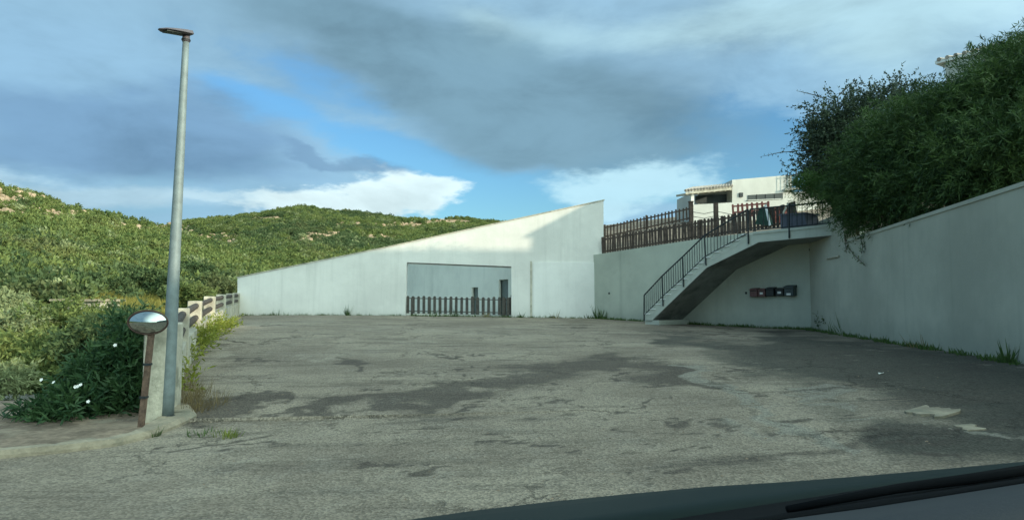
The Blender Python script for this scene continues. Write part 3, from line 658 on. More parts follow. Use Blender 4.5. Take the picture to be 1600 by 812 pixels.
# raised panel to the right of the opening
MB().prism([gp(833, 510, -.035), gp(833, 409.5, -.035), gp(929, 409.5, -.035), gp(929, 510, -.035)], (0, .035, 0)).build('panel', M['panel'], gw)
MB().prism([gp(828.5, 510, -.02), gp(828.5, 408, -.02), gp(831, 408, -.02), gp(831, 510, -.02)], (0, .02, 0)).build('joint_strip', M['conc'], gw)
MB().prism([gp(636, 411.2, -.012), gp(799, 417.8, -.012), gp(799, 416.2, -.012), gp(636, 409.8, -.012)], (0, .012, 0)).build('lintel_strip', M['woodg'], gw)
# return walls running back from both ends
pr = gp(943, 313); MB().prism([pr+Vector((-.3, .3, -.05)), pr+Vector((0, .3, -.05)), Vector((pr.x, 30.3, .2)), Vector((pr.x-.3, 30.3, .2))], (0, 9, 0)).build('side_wall', M['gable'], gw)

# courtyard seen through the opening
cf = MB(); a = gp(560, 493); cf.box(a.x-3, 30.3, .45, pr.x-.3, 62, .74-.02); tag(cf.build('courtyard_floor', M['conc']), kind='structure')
ca, cb = at(806, 480, 33.5), at(560, 480, 60); 
cw = empty('courtyard_wall', (ca.x, ca.y, .72), 'cream inner wall with two doorways seen through the wide opening', 'wall')
d = (cb-ca); d.z = 0; L = d.length; d.normalize(); nn = Vector((d.y, -d.x, 0))
if nn.y > 0: nn = -nn
zc0 = .6
def cwp(px, z):   # point on courtyard wall at pixel column px
    q = on_plane(px, 470, Vector((ca.x, ca.y, 0)), nn); return Vector((q.x, q.y, z))
def cz(px, py): return on_plane(px, py, Vector((ca.x, ca.y, 0)), nn)
d2l, d2r = cz(778, 437), cz(794, 434); d1l, d1r = cz(736, 449), cz(747, 447)
top = 3.7
pl = [Vector((ca.x, ca.y, zc0)), Vector((ca.x, ca.y, top)), Vector((cb.x, cb.y, 5.3)), Vector((cb.x, cb.y, zc0)), Vector((d1l.x, d1l.y, zc0)), d1l, d1r, Vector((d1r.x, d1r.y, zc0)), Vector((d2l.x, d2l.y, zc0)), d2l, d2r, Vector((d2r.x, d2r.y, zc0))]
# keep the same plane height across each door head
for k in (5, 6): pl[k] = Vector((pl[k].x, pl[k].y, d1l.z))
for k in (9, 10): pl[k] = Vector((pl[k].x, pl[k].y, d2l.z))
MB().prism(pl, -nn*.25).build('wall', M['court'], cw)
for l, r_ in ((d1l, d1r), (d2l, d2r)):
    zt = l.z
    mid_ = -nn*.18
    o = MB().prism([Vector((l.x, l.y, zc0))+mid_, Vector((l.x, l.y, zt))+mid_, Vector((r_.x, r_.y, zt))+mid_, Vector((r_.x, r_.y, zc0))+mid_], -nn*.05).build('door', M['doorgrey'], cw)
    f_ = l.lerp(r_, .5)
    MB().prism([Vector((l.x, l.y, zc0))+nn*.02, Vector((l.x, l.y, zt))+nn*.02, l.lerp(r_, .12)+nn*.02, Vector((*l.lerp(r_, .12).xy, zc0))+nn*.02], -nn*.1).build('door_frame', M['court'], cw)

# ------------------------------------------------------------------ fences
def shared(name, me, parent, wloc, rz=0, sc=(1, 1, 1), tilt=0):
    o = bpy.data.objects.new(name, me); C.objects.link(o); o.parent = parent; o.location = Vector(wloc)-world_loc(parent); o.rotation_euler = (0, tilt, rz); o.scale = sc; return o
def picket_mesh(wd, th, h, mat_, pointed=True):
    me = bpy.data.meshes.new('picket'); top_ = h-wd*.35 if pointed else h
    prof = [(-wd/2, 0), (wd/2, 0), (wd/2, top_), (wd*.28, h), (-wd*.28, h), (-wd/2, top_)] if pointed else [(-wd/2, 0), (wd/2, 0), (wd/2, h), (-wd/2, h)]
    mb = MB().prism([(x, -th/2, z) for x, z in prof], (0, th, 0)); me.from_pydata([tuple(v) for v in mb.v], [], mb.f); me.materials.append(mat_); return me
def fence(name, label, A, B, h, step, wd, mat_, group=None, base=.06, post_every=0, post_h=1.15, post_w=.1, th=.02, rails=(.2, .8), off=0, skip=(), jit=.01, rail_h=.06, lean=.02):
    A, B = Vector(A), Vector(B); t = empty(name, A, label, 'fence', group); d = B-A; L = d.xy.length; rz = math.atan2(d.y, d.x)
    nrm = Vector((d.y, -d.x, 0)).normalized()
    if nrm.y > 0: nrm = -nrm
    for k in rails:
        o = Vector((0, 0, base+h*k))+nrm*-(th/2+.02); MB().bar(A+o, B+o, .035, rail_h).build('rail', mat_, t)
    me = picket_mesh(wd, th, h, mat_); n_ = max(2, int(round(L/step)))
    for i in range(n_+1):
        if i in skip: continue
        p = A.lerp(B, i/n_)+Vector((0, 0, base+random.uniform(-jit, jit)))
        shared('picket', me, t, p, rz, (random.uniform(.88, 1.1), 1, random.uniform(.97, 1.03)), random.uniform(-lean, lean))
    if post_every:
        pm = bpy.data.meshes.new('post'); mb = MB().box(-post_w/2, -post_w/2, -.3, post_w/2, post_w/2, h*post_h+base); pm.from_pydata([tuple(v) for v in mb.v], [], mb.f); pm.materials.append(mat_)
        m_ = max(1, int(round(L/post_every)))
        for i in range(m_+1): shared('post', pm, t, A.lerp(B, i/m_)-nrm*.09, rz)
    return t
# low picket barrier across the opening
A = at(637, 490, 30.16); B = at(797, 494.5, 30.16); A.z = zl(A.x, 30)+.05; B.z = zl(B.x, 30)+.03
fence('picket_fence', 'low dark picket fence closing the wide opening in the white wall', A, B, .78, .235, .135, M['woodg'], base=.06, rails=(.13, .86), jit=.004, rail_h=.04, lean=.008)
px_ = bpy.data.objects
t = [o for o in bpy.data.objects if o.name == 'picket_fence'][0]
for q, hh, wd in ((641.5, .78, .1), (785, .86, .12), (791.5, .84, .1), (797, .95, .06)):
    p = at(q+2, 492, 30.1); MB().box(p.x-wd/2, 30.08, zl(p.x, 30)-.1, p.x+wd/2, 30.14, zl(p.x, 30)+hh+.03).build('post', M['woodg'], t)

# ------------------------------------------------------------------ wall behind the stair, right wall, terrace
wd_ = (WP1-WP0); wd_.z = 0; wdn = wd_.normalized(); WN = Vector((wdn.y, -wdn.x, 0))
if WN.y > 0: WN = -WN
def rwp(px, py, off=0): return on_plane(px, py, WP0+WN*off, WN)
rt = empty('retaining_wall', WP0, 'sage grey retaining wall between the white wall and the outdoor stair', 'wall')
tl, tr = rwp(927.5, 398), rwp(1268, 352)
# the wall steps to the left in front of the white wall
MB().prism([Vector((tl.x, tl.y, 0)), tl, rwp(1100, 372), tr, Vector((tr.x, tr.y, 0))], -WN*.3).build('wall', M['retain'], rt)
RN = Vector((rdir.y, -rdir.x, 0))
if RN.x > 0: RN = -RN
RP0 = Vector((RW[0].x, RW[0].y, 0))
def rrp(px, py): return on_plane(px, py, RP0, RN)
rw = empty('boundary_wall', (RW[1].x, RW[1].y, .4), 'long grey green plastered wall running along the right side below the bushes', 'wall')
c0 = Vector((RW[0].x, RW[0].y, 0)); e0 = Vector((RW[2].x, RW[2].y, 0)); ta = rrp(1325, 378); tb = rrp(1600, 291); te = ta+(tb-ta)*3.2
tq = rrp(1318, 352); 
MB().prism([c0-Vector((0, 0, .3)), Vector((c0.x, c0.y, tr.z)), Vector((tq.x, tq.y, tr.z)), Vector((tq.x, tq.y, ta.z+.04)), ta, te, Vector((te.x, te.y, -.3))], -RN*.3).build('wall', M['rwall'], rw)
MB().prism([ta+RN*.025, te+RN*.025, te+RN*.025+Vector((0, 0, .07)), ta+RN*.025+Vector((0, 0, .07))], -RN*.35).build('coping', M['rwall'], rw)
# a pipe stub and small vent holes
p = rrp(1293, 404)+RN*.03; q = rrp(1312, 400)+RN*.03; MB().tube([p, q], .03, 8).build('pipe', M['conc'], rw)
for q in ((952, 458), (1166, 457.5), (1266, 390)):
    p = rwp(*q); MB().obox(p+WN*.01, wdn*.035, WN*.012, Vector((0, 0, .04))).build('vent', M['iron'], rt)
# terrace ground
ty = np.concatenate([np.linspace(-14, 21, 36), np.linspace(21.5, 31, 16), np.linspace(33, 75, 24)]); tu = np.linspace(0, 1, 50)**1.6*55
xw = np.where(ty < 22, WP1.x+(ty-22)*rdir.x/rdir.y, np.interp(ty, [22, 30, 31], [WP1.x, WP0.x, pr.x]))+.28
EX = xw[:, None]+tu[None, :]; EY = np.repeat(ty[:, None], 50, 1)
def TER(x, y):
    y = np.asarray(y, float); x = np.asarray(x, float)
    xw_ = np.where(y < 22, WP1.x+(y-22)*rdir.x/rdir.y, np.interp(y, [22, 30, 31], [WP1.x, WP0.x, pr.x]))
    b0 = np.interp(y, [0, 19, 22, 30, 34, 60], [3.0, 2.95, 3.55, 3.42, 3.8, 8.0])
    return b0+np.clip(x-xw_-1.5, 0, 30)*.12
tag(grid_mesh('terrace_ground', EX, EY, TER(EX, EY), M['earth']), kind='structure')

# ------------------------------------------------------------------ outdoor stair
SW = 1.75
st = empty('outdoor_stair', rwp(1012, 500, SW), 'plastered outdoor stair rising to the right with an open underside and top landing', 'stair')
def sp_(px, py, off=SW): return rwp(px, py, off)
soff = [sp_(1019, 500), sp_(1104, 418), sp_(1186, 378), sp_(1316, 366)]
topl = [sp_(1316, 352), sp_(1176, 366), sp_(1101, 410.5), sp_(1009, 498)]
foot = [sp_(1009, 503), sp_(1019, 503)]
poly = foot[::-1][:1]+[]
prof = [foot[1], soff[0], soff[1], soff[2], soff[3], topl[0], topl[1], topl[2], topl[3], foot[0]]
MB().prism(prof, -WN*(SW-.003)).build('slab', M['stair'], st)
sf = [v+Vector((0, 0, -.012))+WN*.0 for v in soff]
MB().prism([sf[0]-WN*.01, sf[1]-WN*.01, sf[2]-WN*.01, sf[3]-WN*.01]+[v+Vector((0, 0, .008)) for v in (sf[3]-WN*.01, sf[2]-WN*.01, sf[1]-WN*.01, sf[0]-WN*.01)], -WN*(SW-.02)).build('soffit', M['soffit'], st)  # thin added panel carrying the underside shade in its colour
# steps: separate blocks on the slab
def steps(a, b, n_):
    for i in range(n_):
        p = a.lerp(b, i/n_); q = a.lerp(b, (i+1)/n_); rise = (b.z-a.z)/n_
        prf = [Vector((p.x, p.y, p.z-.1)), Vector((p.x, p.y, q.z)), Vector((q.x, q.y, q.z)), Vector((q.x, q.y, q.z-.05))]
        prf = [v+WN*.006-wdn*.01 for v in prf]
        MB().prism(prf, -WN*(SW-.01)).build('step', M['stair'], st)
        # nosing
        MB().obox(Vector((p.x, p.y, q.z+.015))+WN*(-SW/2+.03)+wdn*.1, wdn*.14, WN*(SW/2+.01), Vector((0, 0, .018))).build('tread', M['white'], st)
steps(topl[3], topl[2], 11); steps(topl[2], topl[1], 5)
MB().prism([sp_(1176, 366, SW+.03), sp_(1176, 362, SW+.03), sp_(1316, 348, SW+.03), sp_(1316, 352, SW+.03)], -WN*(SW)).build('landing_edge', M['stair'], st)
# base plinth
f0 = sp_(1012, 502, SW+.05); f1 = sp_(1084, 508, .02)
MB().prism([Vector((sp_(1008, 502).x, sp_(1008, 502).y, zl(f0.x, f0.y)-.2)), Vector((sp_(1030, 502).x, sp_(1030, 502).y, zl(f0.x, f0.y)-.2)), Vector((sp_(1030, 502).x, sp_(1030, 502).y, f0.z+.05)), Vector((sp_(1008, 502).x, sp_(1008, 502).y, f0.z+.05))], -WN*(SW-.02)).build('plinth', M['stair'], st)

# stair railing
rail = empty('stair_railing', sp_(1006, 500), 'black iron railing with thin bars climbing the outdoor stair', 'railing')
def bars(parent, A0, A1, B0, B1, n_, r=.011):
    """bars between bottom line A0-B0 and top line A1-B1"""
    for i in range(1, n_):
        t = i/n_; p, q = A0.lerp(B0, t), A1.lerp(B1, t)
        MB().tube([p, q], r, 6).build('baluster', M['iron'], parent)
PO = SW+.0
posts = [((1006.5, 501), (1006.5, 461), (1006.5, 492)), ((1036, 478), (1034.5, 431), (1035, 463)), ((1068, 448), (1066.5, 401), (1067, 434)), ((1103, 414), (1100.5, 368), (1101, 401)), ((1169.5, 381), (1168.5, 327), (1169, 364))]
for b, t, _ in posts: MB().tube([rwp(*b, PO+.03), rwp(*t, PO+.03)], .028, 8).build('post', M['iron'], rail)
for (b0, t0, m0), (b1, t1, m1) in zip(posts[:-1], posts[1:]):
    MB().tube([rwp(*t0, PO+.03), rwp(*t1, PO+.03)], .026, 8).build('top_rail', M['iron'], rail)
    MB().tube([rwp(*m0, PO+.03), rwp(*m1, PO+.03)], .018, 8).build('bottom_rail', M['iron'], rail)
    n_ = 9 if m1[0] < 1120 else 13
    bars(rail, rwp(*m0, PO+.03), rwp(*t0, PO+.03), rwp(*m1, PO+.03), rwp(*t1, PO+.03), n_)
lr = empty('landing_railing', rwp(1170, 362, PO), 'black iron railing along the landing above the mailboxes', 'railing')
la0, la1, lb0, lb1 = rwp(1172, 360, PO), rwp(1172, 327, PO), rwp(1311, 347, PO), rwp(1311, 314, PO)
MB().tube([la1, lb1], .026, 8).build('top_rail', M['iron'], lr); MB().tube([la0, lb0], .018, 8).build('bottom_rail', M['iron'], lr)
MB().tube([rwp(1311, 352, PO), rwp(1311, 311, PO)], .03, 8).build('post', M['iron'], lr)
MB().tube([rwp(1233, 372, PO+.03), rwp(1233, 318, PO+.03)], .026, 8).build('post', M['iron'], lr)
bars(lr, la0, la1, lb0, lb1, 18)

# mailboxes
def mailbox(x0, y0, x1, y1, m_, label, lid=True, plate=None, dz=.17):
    a, b = rwp(x0, y0), rwp(x1, y1); c = rwp((x0+x1)/2, (y0+y1)/2); hw = (rwp(x1, y0)-rwp(x0, y0)).length/2; hh = (a.z-b.z)/2
    t = empty('mailbox', c, label, 'mailbox', 'mailboxes in a row on the wall under the stair')
    MB().obox(c+WN*dz/2, wdn*(hw*.93), WN*dz/2, Vector((0, 0, hh*.86))-Vector((0, 0, 0))).build('body', m_, t, bevel=.012)
    MB().prism([c+wdn*s_*hw+WN*o+Vector((0, 0, z_)) for s_, o, z_ in ((-1, .0, hh*1.05), (-1, dz+.03, hh*.72), (-1, dz+.03, hh*.6), (-1, 0, hh*.62))], wdn*hw*2).build('lid', m_, t)
    MB().obox(c+WN*(dz+.004)+Vector((0, 0, hh*.4)), wdn*hw*.7, WN*.006, Vector((0, 0, .012))).build('slot', M['black'], t)
    if plate: MB().obox(c+WN*(dz+.006)+Vector((0, 0, -hh*plate)), wdn*hw*.42, WN*.006, Vector((0, 0, .035))).build('name_plate', M['white'], t)
    return t
mailbox(1175, 450, 1187.5, 464.5, M['redmail'], 'faded maroon mailbox without a name plate, leftmost of the wall row')
mailbox(1188.5, 450.5, 1199.5, 464.5, M['redmail'], 'faded maroon mailbox with a pale name plate, second from the left', plate=.1)
mailbox(1201, 448.5, 1214, 463.5, M['blackmail'], 'black mailbox without a white plate in the middle of the row', dz=.2)
mailbox(1215.5, 449.5, 1228.5, 463, M['blackmail'], 'black mailbox with a bright white plate, fourth in the row', plate=.1)
mailbox(1230, 445.5, 1245.5, 463.5, M['greymail'], 'largest dark grey green mailbox at the right end of the row', plate=.55, dz=.22)

# ------------------------------------------------------------------ terrace fences
A = rwp(942, 396.5, -.12); B = rwp(1222, 354, -.12)
def frun(name, label, a, b, **k): return fence(name, label, a, b, **k)
mid = rwp(1080, 377, -.12)
frun('picket_fence', 'brown wooden picket fence on top of the retaining wall behind the stair railing', A, B, h=.74, step=.15, wd=.105, mat_=M['wood'], base=.0, post_every=1.9, post_h=1.03, post_w=.08, rails=(.15, .85), lean=.05, jit=.02)
A = at(944, 374, 33); B = at(1079, 345, 31)
frun('picket_fence', 'dark upper picket fence climbing to a tall end post against the sky', A, B, h=.62, step=.17, wd=.075, mat_=M['wood'], base=.05, post_every=2.2, post_h=1.12, post_w=.08, rails=(.15, .85), lean=.03)
tp = empty('fence_post', at(1080, 352, 31), 'tall brown wooden post at the end of the upper fence', 'post')
a = at(1080, 350, 31); MB().box(a.x-.09, a.y-.09, a.z-.6, a.x+.09, a.y+.09, at(1080, 316, 31).z).build('post_shaft', M['wood'], tp)
MB().box(a.x-.11, a.y-.11, at(1080, 316, 31).z, a.x+.11, a.y+.11, at(1080, 314.5, 31).z).build('cap', M['wood'], tp)
tp = empty('fence_post', at(1119, 352, 31), 'lone wooden post with sagging wires before the white garden wall', 'post')
a = at(1119, 350, 31); MB().box(a.x-.09, a.y-.09, a.z-.6, a.x+.09, a.y+.09, at(1119, 317, 31).z).build('post_shaft', M['wood'], tp)
for py_ in (331, 338): MB().tube([at(1082, py_, 31), at(1100, py_+3, 31), at(1119, py_-1, 31), at(1143, py_+4, 31)], .014, 5).build('wire', M['iron'], tp)
# red fence and clutter on the terrace
A = at(1146, 341, 27); B = at(1200, 337, 26)
frun('picket_fence', 'faded red low picket fence standing behind the brown fence', A, B, h=.55, step=.2, wd=.09, mat_=M['redwood'], base=.02, rails=(.4, .85), lean=.06)
sb = empty('storage_box', rwp(1240, 352, .9), 'grey plastic storage box standing on the landing behind the railing', 'box')
c0_ = rwp(1220, 357, 1.4); c1_ = rwp(1261, 353, 1.4)
MB().prism([c0_, c1_, c1_.lerp(rwp(1256, 333, 1.4), 1), rwp(1219, 336, 1.4)], -WN*.8).build('body', M['tarp'], sb)
MB().prism([rwp(1217, 336.5, 1.44), rwp(1258, 333.5, 1.44), rwp(1258, 331.5, 1.44), rwp(1217, 334.5, 1.44)], -WN*.88).build('lid', M['tarp'], sb)
def plank(label, a, b, offa, offb, wd, m_, nm='leaning_board', cat='board'):
    p, q = rwp(*a, offa), rwp(*b, offb); o = MB().bar(p, q, wd, .03, WN).build(nm, m_, origin=p); return tag(o, label, cat)
plank('pale board leaning left of the grey storage box', (1203, 352), (1196, 320), .7, .4, .07, M['white'])
plank('grey board leaning against the grey storage box', (1221, 338), (1232, 318), .9, .5, .06, M['conc'])
plank('brown board standing beside the wall behind the grey box', (1240, 352), (1236, 316), .3, .2, .3, M['wood'])
tag(MB().prism([rwp(1196, 352, .3), rwp(1180, 350, .2), rwp(1186, 325, .2), rwp(1195, 322, .2), rwp(1206, 350, .3)], -WN*.12).build('green_tarp', M['green'], origin=rwp(1190, 350, .3)), 'dark green folded tarpaulin hanging over the terrace fence', 'tarpaulin')
# salmon tiled garden table / stack
pt = empty('brick_pile', rwp(1215, 350, -1.0), 'salmon clay blocks stacked behind the landing railing', 'bricks')
for r_ in range(4):
    for c_ in range(5):
        p = at(1200+c_*7.5+(r_ % 2)*2-r_*1.0, 345-r_*6.2, 25.2)
        MB().box(p.x-.085, p.y-.1, p.z-.07, p.x+.085, p.y+.1, p.z+.06).build('brick', M['redwood'], pt)

# ------------------------------------------------------------------ houses uphill
ha = empty('hillside_house', at(1160, 340, 48), 'white flat roofed house with long dark window above the terrace', 'house')
n_h = Vector((.06, -1, 0)).normalized(); HP = at(1145, 300, 48)
def hp(px, py, off=0): return on_plane(px, py, HP+n_h*off, n_h)
MB().prism([hp(1144, 352), hp(1144, 281), hp(1238, 273), hp(1238, 352)], -n_h*7).build('wall', M['house'], ha)
wn = MB().prism([hp(1168.5, 312.5, .02), hp(1168.5, 305, .02), hp(1223, 301.5, .02), hp(1223, 310, .02)], n_h*.03).build('window', M['fdark'], ha)
for q in (1182, 1196, 1210): MB().prism([hp(q, 311, .055), hp(q, 303.5, .055), hp(q+.9, 303.5, .055), hp(q+.9, 311, .055)], n_h*.03).build('mullion', M['iron'], wn)
MB().prism([hp(1167, 314, .0), hp(1167, 312.7, .0), hp(1224, 310.2, 0), hp(1224, 311.5, 0)], n_h*.15).build('sill', M['house'], ha)
MB().obox(hp(1157.5, 304.5)+n_h*.06, (.12, 0, 0), n_h*.06, (0, 0, .15)).build('wall_lamp', M['iron'], ha)
MB().prism([hp(1140, 350, 2.2), hp(1140, 316.5, 2.2), hp(1240, 311, 2.2), hp(1240, 350, 2.2)], -n_h*.25).build('terrace_wall', M['house'], ha)
MB().prism([hp(1081, 352, 2.2), hp(1081, 320, 2.2), hp(1140, 316.5, 2.2), hp(1140, 352, 2.2)], -n_h*.25).build('terrace_wall', M['house'], ha)
# recessed loggia part with tiled lean-to roof on the left
MB().prism([hp(1090, 352, -1.2), hp(1090, 296, -1.2), hp(1145, 289, -1.2), hp(1145, 352, -1.2)], -n_h*5).build('wall', M['house'], ha)
MB().prism([hp(1086, 318, -1.1), hp(1086, 306, -1.1), hp(1144, 303, -1.1), hp(1144, 315, -1.1)], n_h*.04).build('window', M['fdark'], ha)
rf = MB().prism([hp(1071, 300.5, 1.4), hp(1143.5, 293.5, 1.4), hp(1143.5, 290, -1.1), hp(1084, 296, -1.1)], (0, 0, .12)).build('roof', M['conc'], ha)
mb = MB()
for i in range(16):
    t = i/15; p = hp(1071, 300.5, 1.45).lerp(hp(1143.5, 293.5, 1.45), t); q = hp(1084, 296, -1.1).lerp(hp(1143.5, 290, -1.1), t); MB().tube([p+Vector((0, 0, .13)), q+Vector((0, 0, .13))], .09, 7).build('roof_tile', M['tile'], rf)
for i in range(9):
    t = i/8; p = hp(1074, 303, 1.5).lerp(hp(1142, 296, 1.5), t); MB().bar(p, p-n_h*2.4+Vector((0, 0, .25)), .1, .14).build('rafter', M['conc'], ha)
MB().prism([hp(1071, 303.5, 1.52), hp(1071, 301, 1.52), hp(1143, 294, 1.52), hp(1143, 296.5, 1.52)], n_h*.04).build('fascia', M['conc'], ha)
MB().prism([hp(1080, 320, 1.2), hp(1080, 303, 1.2), hp(1084.5, 303, 1.2), hp(1084.5, 320, 1.2)], -n_h*.25).build('column', M['white'], ha)
# balcony on the right end
bl = MB().prism([hp(1227, 297, .4), hp(1227, 294.5, .4), hp(1275, 290, .4), hp(1275, 293, .4)], -n_h*.398).build('balcony', M['house'], ha)
for i in range(8):
    q = 1228+i*6; MB().tube([hp(q, 295-i*.5, .37), hp(q, 272+(i*-.6), .37)], .025, 5).build('baluster', M['iron'], bl)
MB().tube([hp(1227.5, 275, .37), hp(1275, 268, .37)], .04, 6).build('rail', M['iron'], bl)
MB().tube([hp(1244, 296, .37), hp(1244, 266, .37)], .05, 6).build('post', M['iron'], bl)
MB().prism([hp(1238, 352, -.5), hp(1238, 300, -.5), hp(1300, 296, -.5), hp(1300, 352, -.5)], -n_h*5).build('wall', M['house'], ha)

# villa whose eaves show above the bush; its roof edge shades the white wall
vl = empty('villa', (20, 22, 5), 'white villa with a tiled eaves corner showing above the big bush', 'house')
vc = at(1466, 92, 25)
zt = vc.z
V0 = Vector((vc.x+.25, vc.y, 3)); V1 = Vector((vc.x+6.6, 16.4, 3)); V2 = V1+Vector((8, 5, 0)); V3 = V0+Vector((8, 5, 0))
MB().prism([V0, V1, V2, V3], (0, 0, zt-3.15)).build('wall', M['house'], vl)
e = [V0+Vector((-.25, .2, 0)), V1+Vector((.15, -.3, 0)), V2+Vector((.4, 0, 0)), V3+Vector((0, .5, 0))]
rf = MB().add([Vector((p.x, p.y, zt-.14)) for p in e]+[Vector((p.x, p.y, zt-.02)) for p in e]+[e[0].lerp(e[2], .5)+Vector((0, 0, zt+1.0-3))], [[3, 2, 1, 0], [0, 1, 5, 4], [1, 2, 6, 5], [2, 3, 7, 6], [3, 0, 4, 7], [4, 5, 8], [5, 6, 8], [6, 7, 8], [7, 4, 8]]).build('roof', M['white'], vl)
ev = (e[1]-e[0]); evn = ev.normalized(); inn = Vector((-evn.y, evn.x, 0))
if inn.x < 0: inn = -inn
for i in range(24):
    p = e[0].lerp(e[1], (i+.5)/40)+Vector((0, 0, zt-3)); MB().tube([p-inn*.03, p+inn*1.4+Vector((0, 0, .25))], .075, 8).build('roof_tile', M['tile'], rf)
for a_, b_2 in ((.06, .16), (.3, .4)):
    p = V0.lerp(V1, a_); q = V0.lerp(V1, b_2); MB().prism([Vector((p.x, p.y, zt-1.9))-inn*.02, Vector((q.x, q.y, zt-1.9))-inn*.02, Vector((q.x, q.y, zt-.7))-inn*.02, Vector((p.x, p.y, zt-.7))-inn*.02], -inn*.04).build('window', M['fdark'], vl)
# unseen villa block outside the frame, shaped to shade the lot and white wall
v2 = empty('villa', (34, 3, 5), 'tall unseen villa block beyond the frame, shaped to shade the lot', 'house')
zv = 3.75+45*.2366
MB().box(25.5, 0, 2.5, 52, 6.2, zv-.25).build('wall', M['house'], v2)
MB().box(25.0, -.4, zv-.25, 52.5, 6.3, zv).build('roof', M['tile'], v2)
MB().box(25.44, 1, 9, 25.52, 2.4, 10.6).build('window', M['fdark'], v2); MB().box(25.44, 4, 9, 25.52, 5.2, 10.6).build('window', M['fdark'], v2)
v3 = empty('villa', (30, -10, 5), 'lower long unseen villa block beyond the frame, shaped to let sun past', 'house')  # unseen block: shades the near lot, low enough to leave the parapet sunlit
MB().box(25.8, -34, 2.5, 40, -.02, 9.6).build('wall', M['house'], v3); MB().box(25.3, -34.5, 9.6, 40.5, -.45, 9.85).build('roof', M['tile'], v3)
for i in range(5): MB().box(25.74, -30+i*6, 6, 25.82, -28.4+i*6, 7.6).build('window', M['fdark'], v3)

# ------------------------------------------------------------------ low wall on the left with timber rails
lw = empty('parapet_wall', LWP[0], 'low old concrete parapet with posts and short brown timber rails on the left', 'wall')
PH = [(262, 1.27), (285, 1.2)]
bmz = [(p.x, p.y, zl(p.x, p.y)) for p in LWP]
# solid near end, wide block facing the camera
e1, e2, e3 = at(219, 668, 7.75), at(252, 655, 7.95), at(283, 636, 8.7)
topz = at(236, 507, 7.75).z
MB().prism([Vector((e1.x, e1.y, -.4)), Vector((e2.x+.05, e2.y, -.4)), Vector((e3.x, e3.y, -.4)), Vector((e3.x-.35, e3.y+.25, -.4)), Vector((e1.x-.02, e1.y+.35, -.4))], (0, 0, topz+.4)).build('end_block', M['conc'], lw, bevel=.02)
def lowbase(i): p = LWP[i]; return Vector((p.x, p.y, zl(p.x, p.y)))
prev = Vector((e3.x-.05, e3.y, zl(e3.x, e3.y)))
tops = [(0, 0), (0, 0), (291, 484), (315, 471), (336, 463.5), (352, 460.5), (365, 459), (376, 457.5)]
pts = [prev]+[lowbase(i) for i in range(2, 8)]
hts = [1.12]+[at(291, 481, 12.2).z-pts[1].z, at(315, 470, 15.3).z-pts[2].z, at(336, 463, 18.7).z-pts[3].z, at(352, 460, 22.2).z-pts[4].z, at(365, 458.5, 26).z-pts[5].z, at(376, 457.5, 29.8).z-pts[6].z]
for i in range(6):
    a, b = pts[i], pts[i+1]; dd = (b-a); dd.z = 0; dd.normalize(); nn_ = Vector((-dd.y, dd.x, 0))
    if nn_.x > 0: nn_ = -nn_
    ha_, hb_ = hts[i]*.5, hts[i+1]*.5
    MB().prism([a-Vector((0, 0, .8)), b-Vector((0, 0, .8)), b+Vector((0, 0, hb_)), a+Vector((0, 0, ha_))], nn_*.22).build('parapet', M['conc'], lw)
    pw = .34
    p = b-dd*pw
    MB().prism([b-Vector((0, 0, .5))-nn_*.03, p-Vector((0, 0, .5))-nn_*.03, Vector((p.x, p.y, b.z+hts[i+1]))-nn_*.03, Vector((b.x, b.y, b.z+hts[i+1]))-nn_*.03], nn_*.28).build('post', M['conc'], lw, bevel=.012)
    for k in (.66, .9):
        s0 = a+dd*.02+Vector((0, 0, hts[i]*k)); s1_ = p+Vector((0, 0, hts[i+1]*k))
        MB().tube([s0+nn_*.08, s1_+nn_*.08], .065, 8).build('timber_rail', M['log'], lw)

# ------------------------------------------------------------------ lamp post
b0 = at(259.5, 655, 8.0); b0.z = zl(b0.x, b0.y)+.05; t0 = at(290.5, 66, 8.05)
lp = empty('street_lamp', b0, 'tall galvanised street lamp post with a flat dark head beside the mirror', 'street lamp')
N_ = 14
MB().tube([b0.lerp(t0, i/N_) for i in range(N_+1)], [lerp(.083, .037, i/N_) for i in range(N_+1)], 24).build('pole', M['galv'], lp, smooth=True)
MB().tube([b0+Vector((0, 0, -.08)), b0+Vector((0, 0, .03))], .105, 20).build('base_collar', M['iron'], lp)
ax = (t0-b0).normalized()
MB().tube([t0-ax*.0, t0+ax*.02, t0+ax*.09, t0+ax*.1], [.042, .047, .04, .03], 16).build('neck', M['headmetal'], lp, smooth=True)
MB().tube([t0+ax*.018, t0+ax*.032], .052, 16).build('ring', M['iron'], lp)
sp0 = b0.lerp(t0, .1); MB().obox(sp0+Vector((-.062, -.05, .02)), (.006, .012, 0), (.012, -.006, 0), (0, 0, .09)).build('service_door', M['black'], lp)
MB().obox(sp0+Vector((-.03, -.075, .23)), (.018, 0, 0), (0, .008, 0), (0, 0, .02)).build('sticker', M['white'], lp)
rear = t0+ax*.13+Vector((.06, .03, -.02)); tip = at(248.5, 45.5, 7.75)
dv = (tip-rear); fwd = dv.normalized(); sdv = fwd.cross(Vector((0, 0, 1))).normalized(); upv = sdv.cross(fwd)
hd = []
secs = [(0, .03, .02), (.06, .075, .045), (.25, .095, .042), (.6, .1, .03), (.85, .085, .018), (1, .03, .008)]
mb = MB(); k0 = 0
for s_, wv, hv in secs:
    c = rear+dv*s_
    mb.v += [c+sdv*wv-upv*hv*.35, c+sdv*wv*.8+upv*hv*.6, c+upv*hv, c-sdv*wv*.8+upv*hv*.6, c-sdv*wv-upv*hv*.35, c-upv*hv*.45]
for i in range(len(secs)-1):
    for j in range(6): mb.f.append([i*6+j, i*6+(j+1) % 6, (i+1)*6+(j+1) % 6, (i+1)*6+j])
mb.f += [[0, 1, 2, 3, 4, 5], [30+j for j in range(6)]]
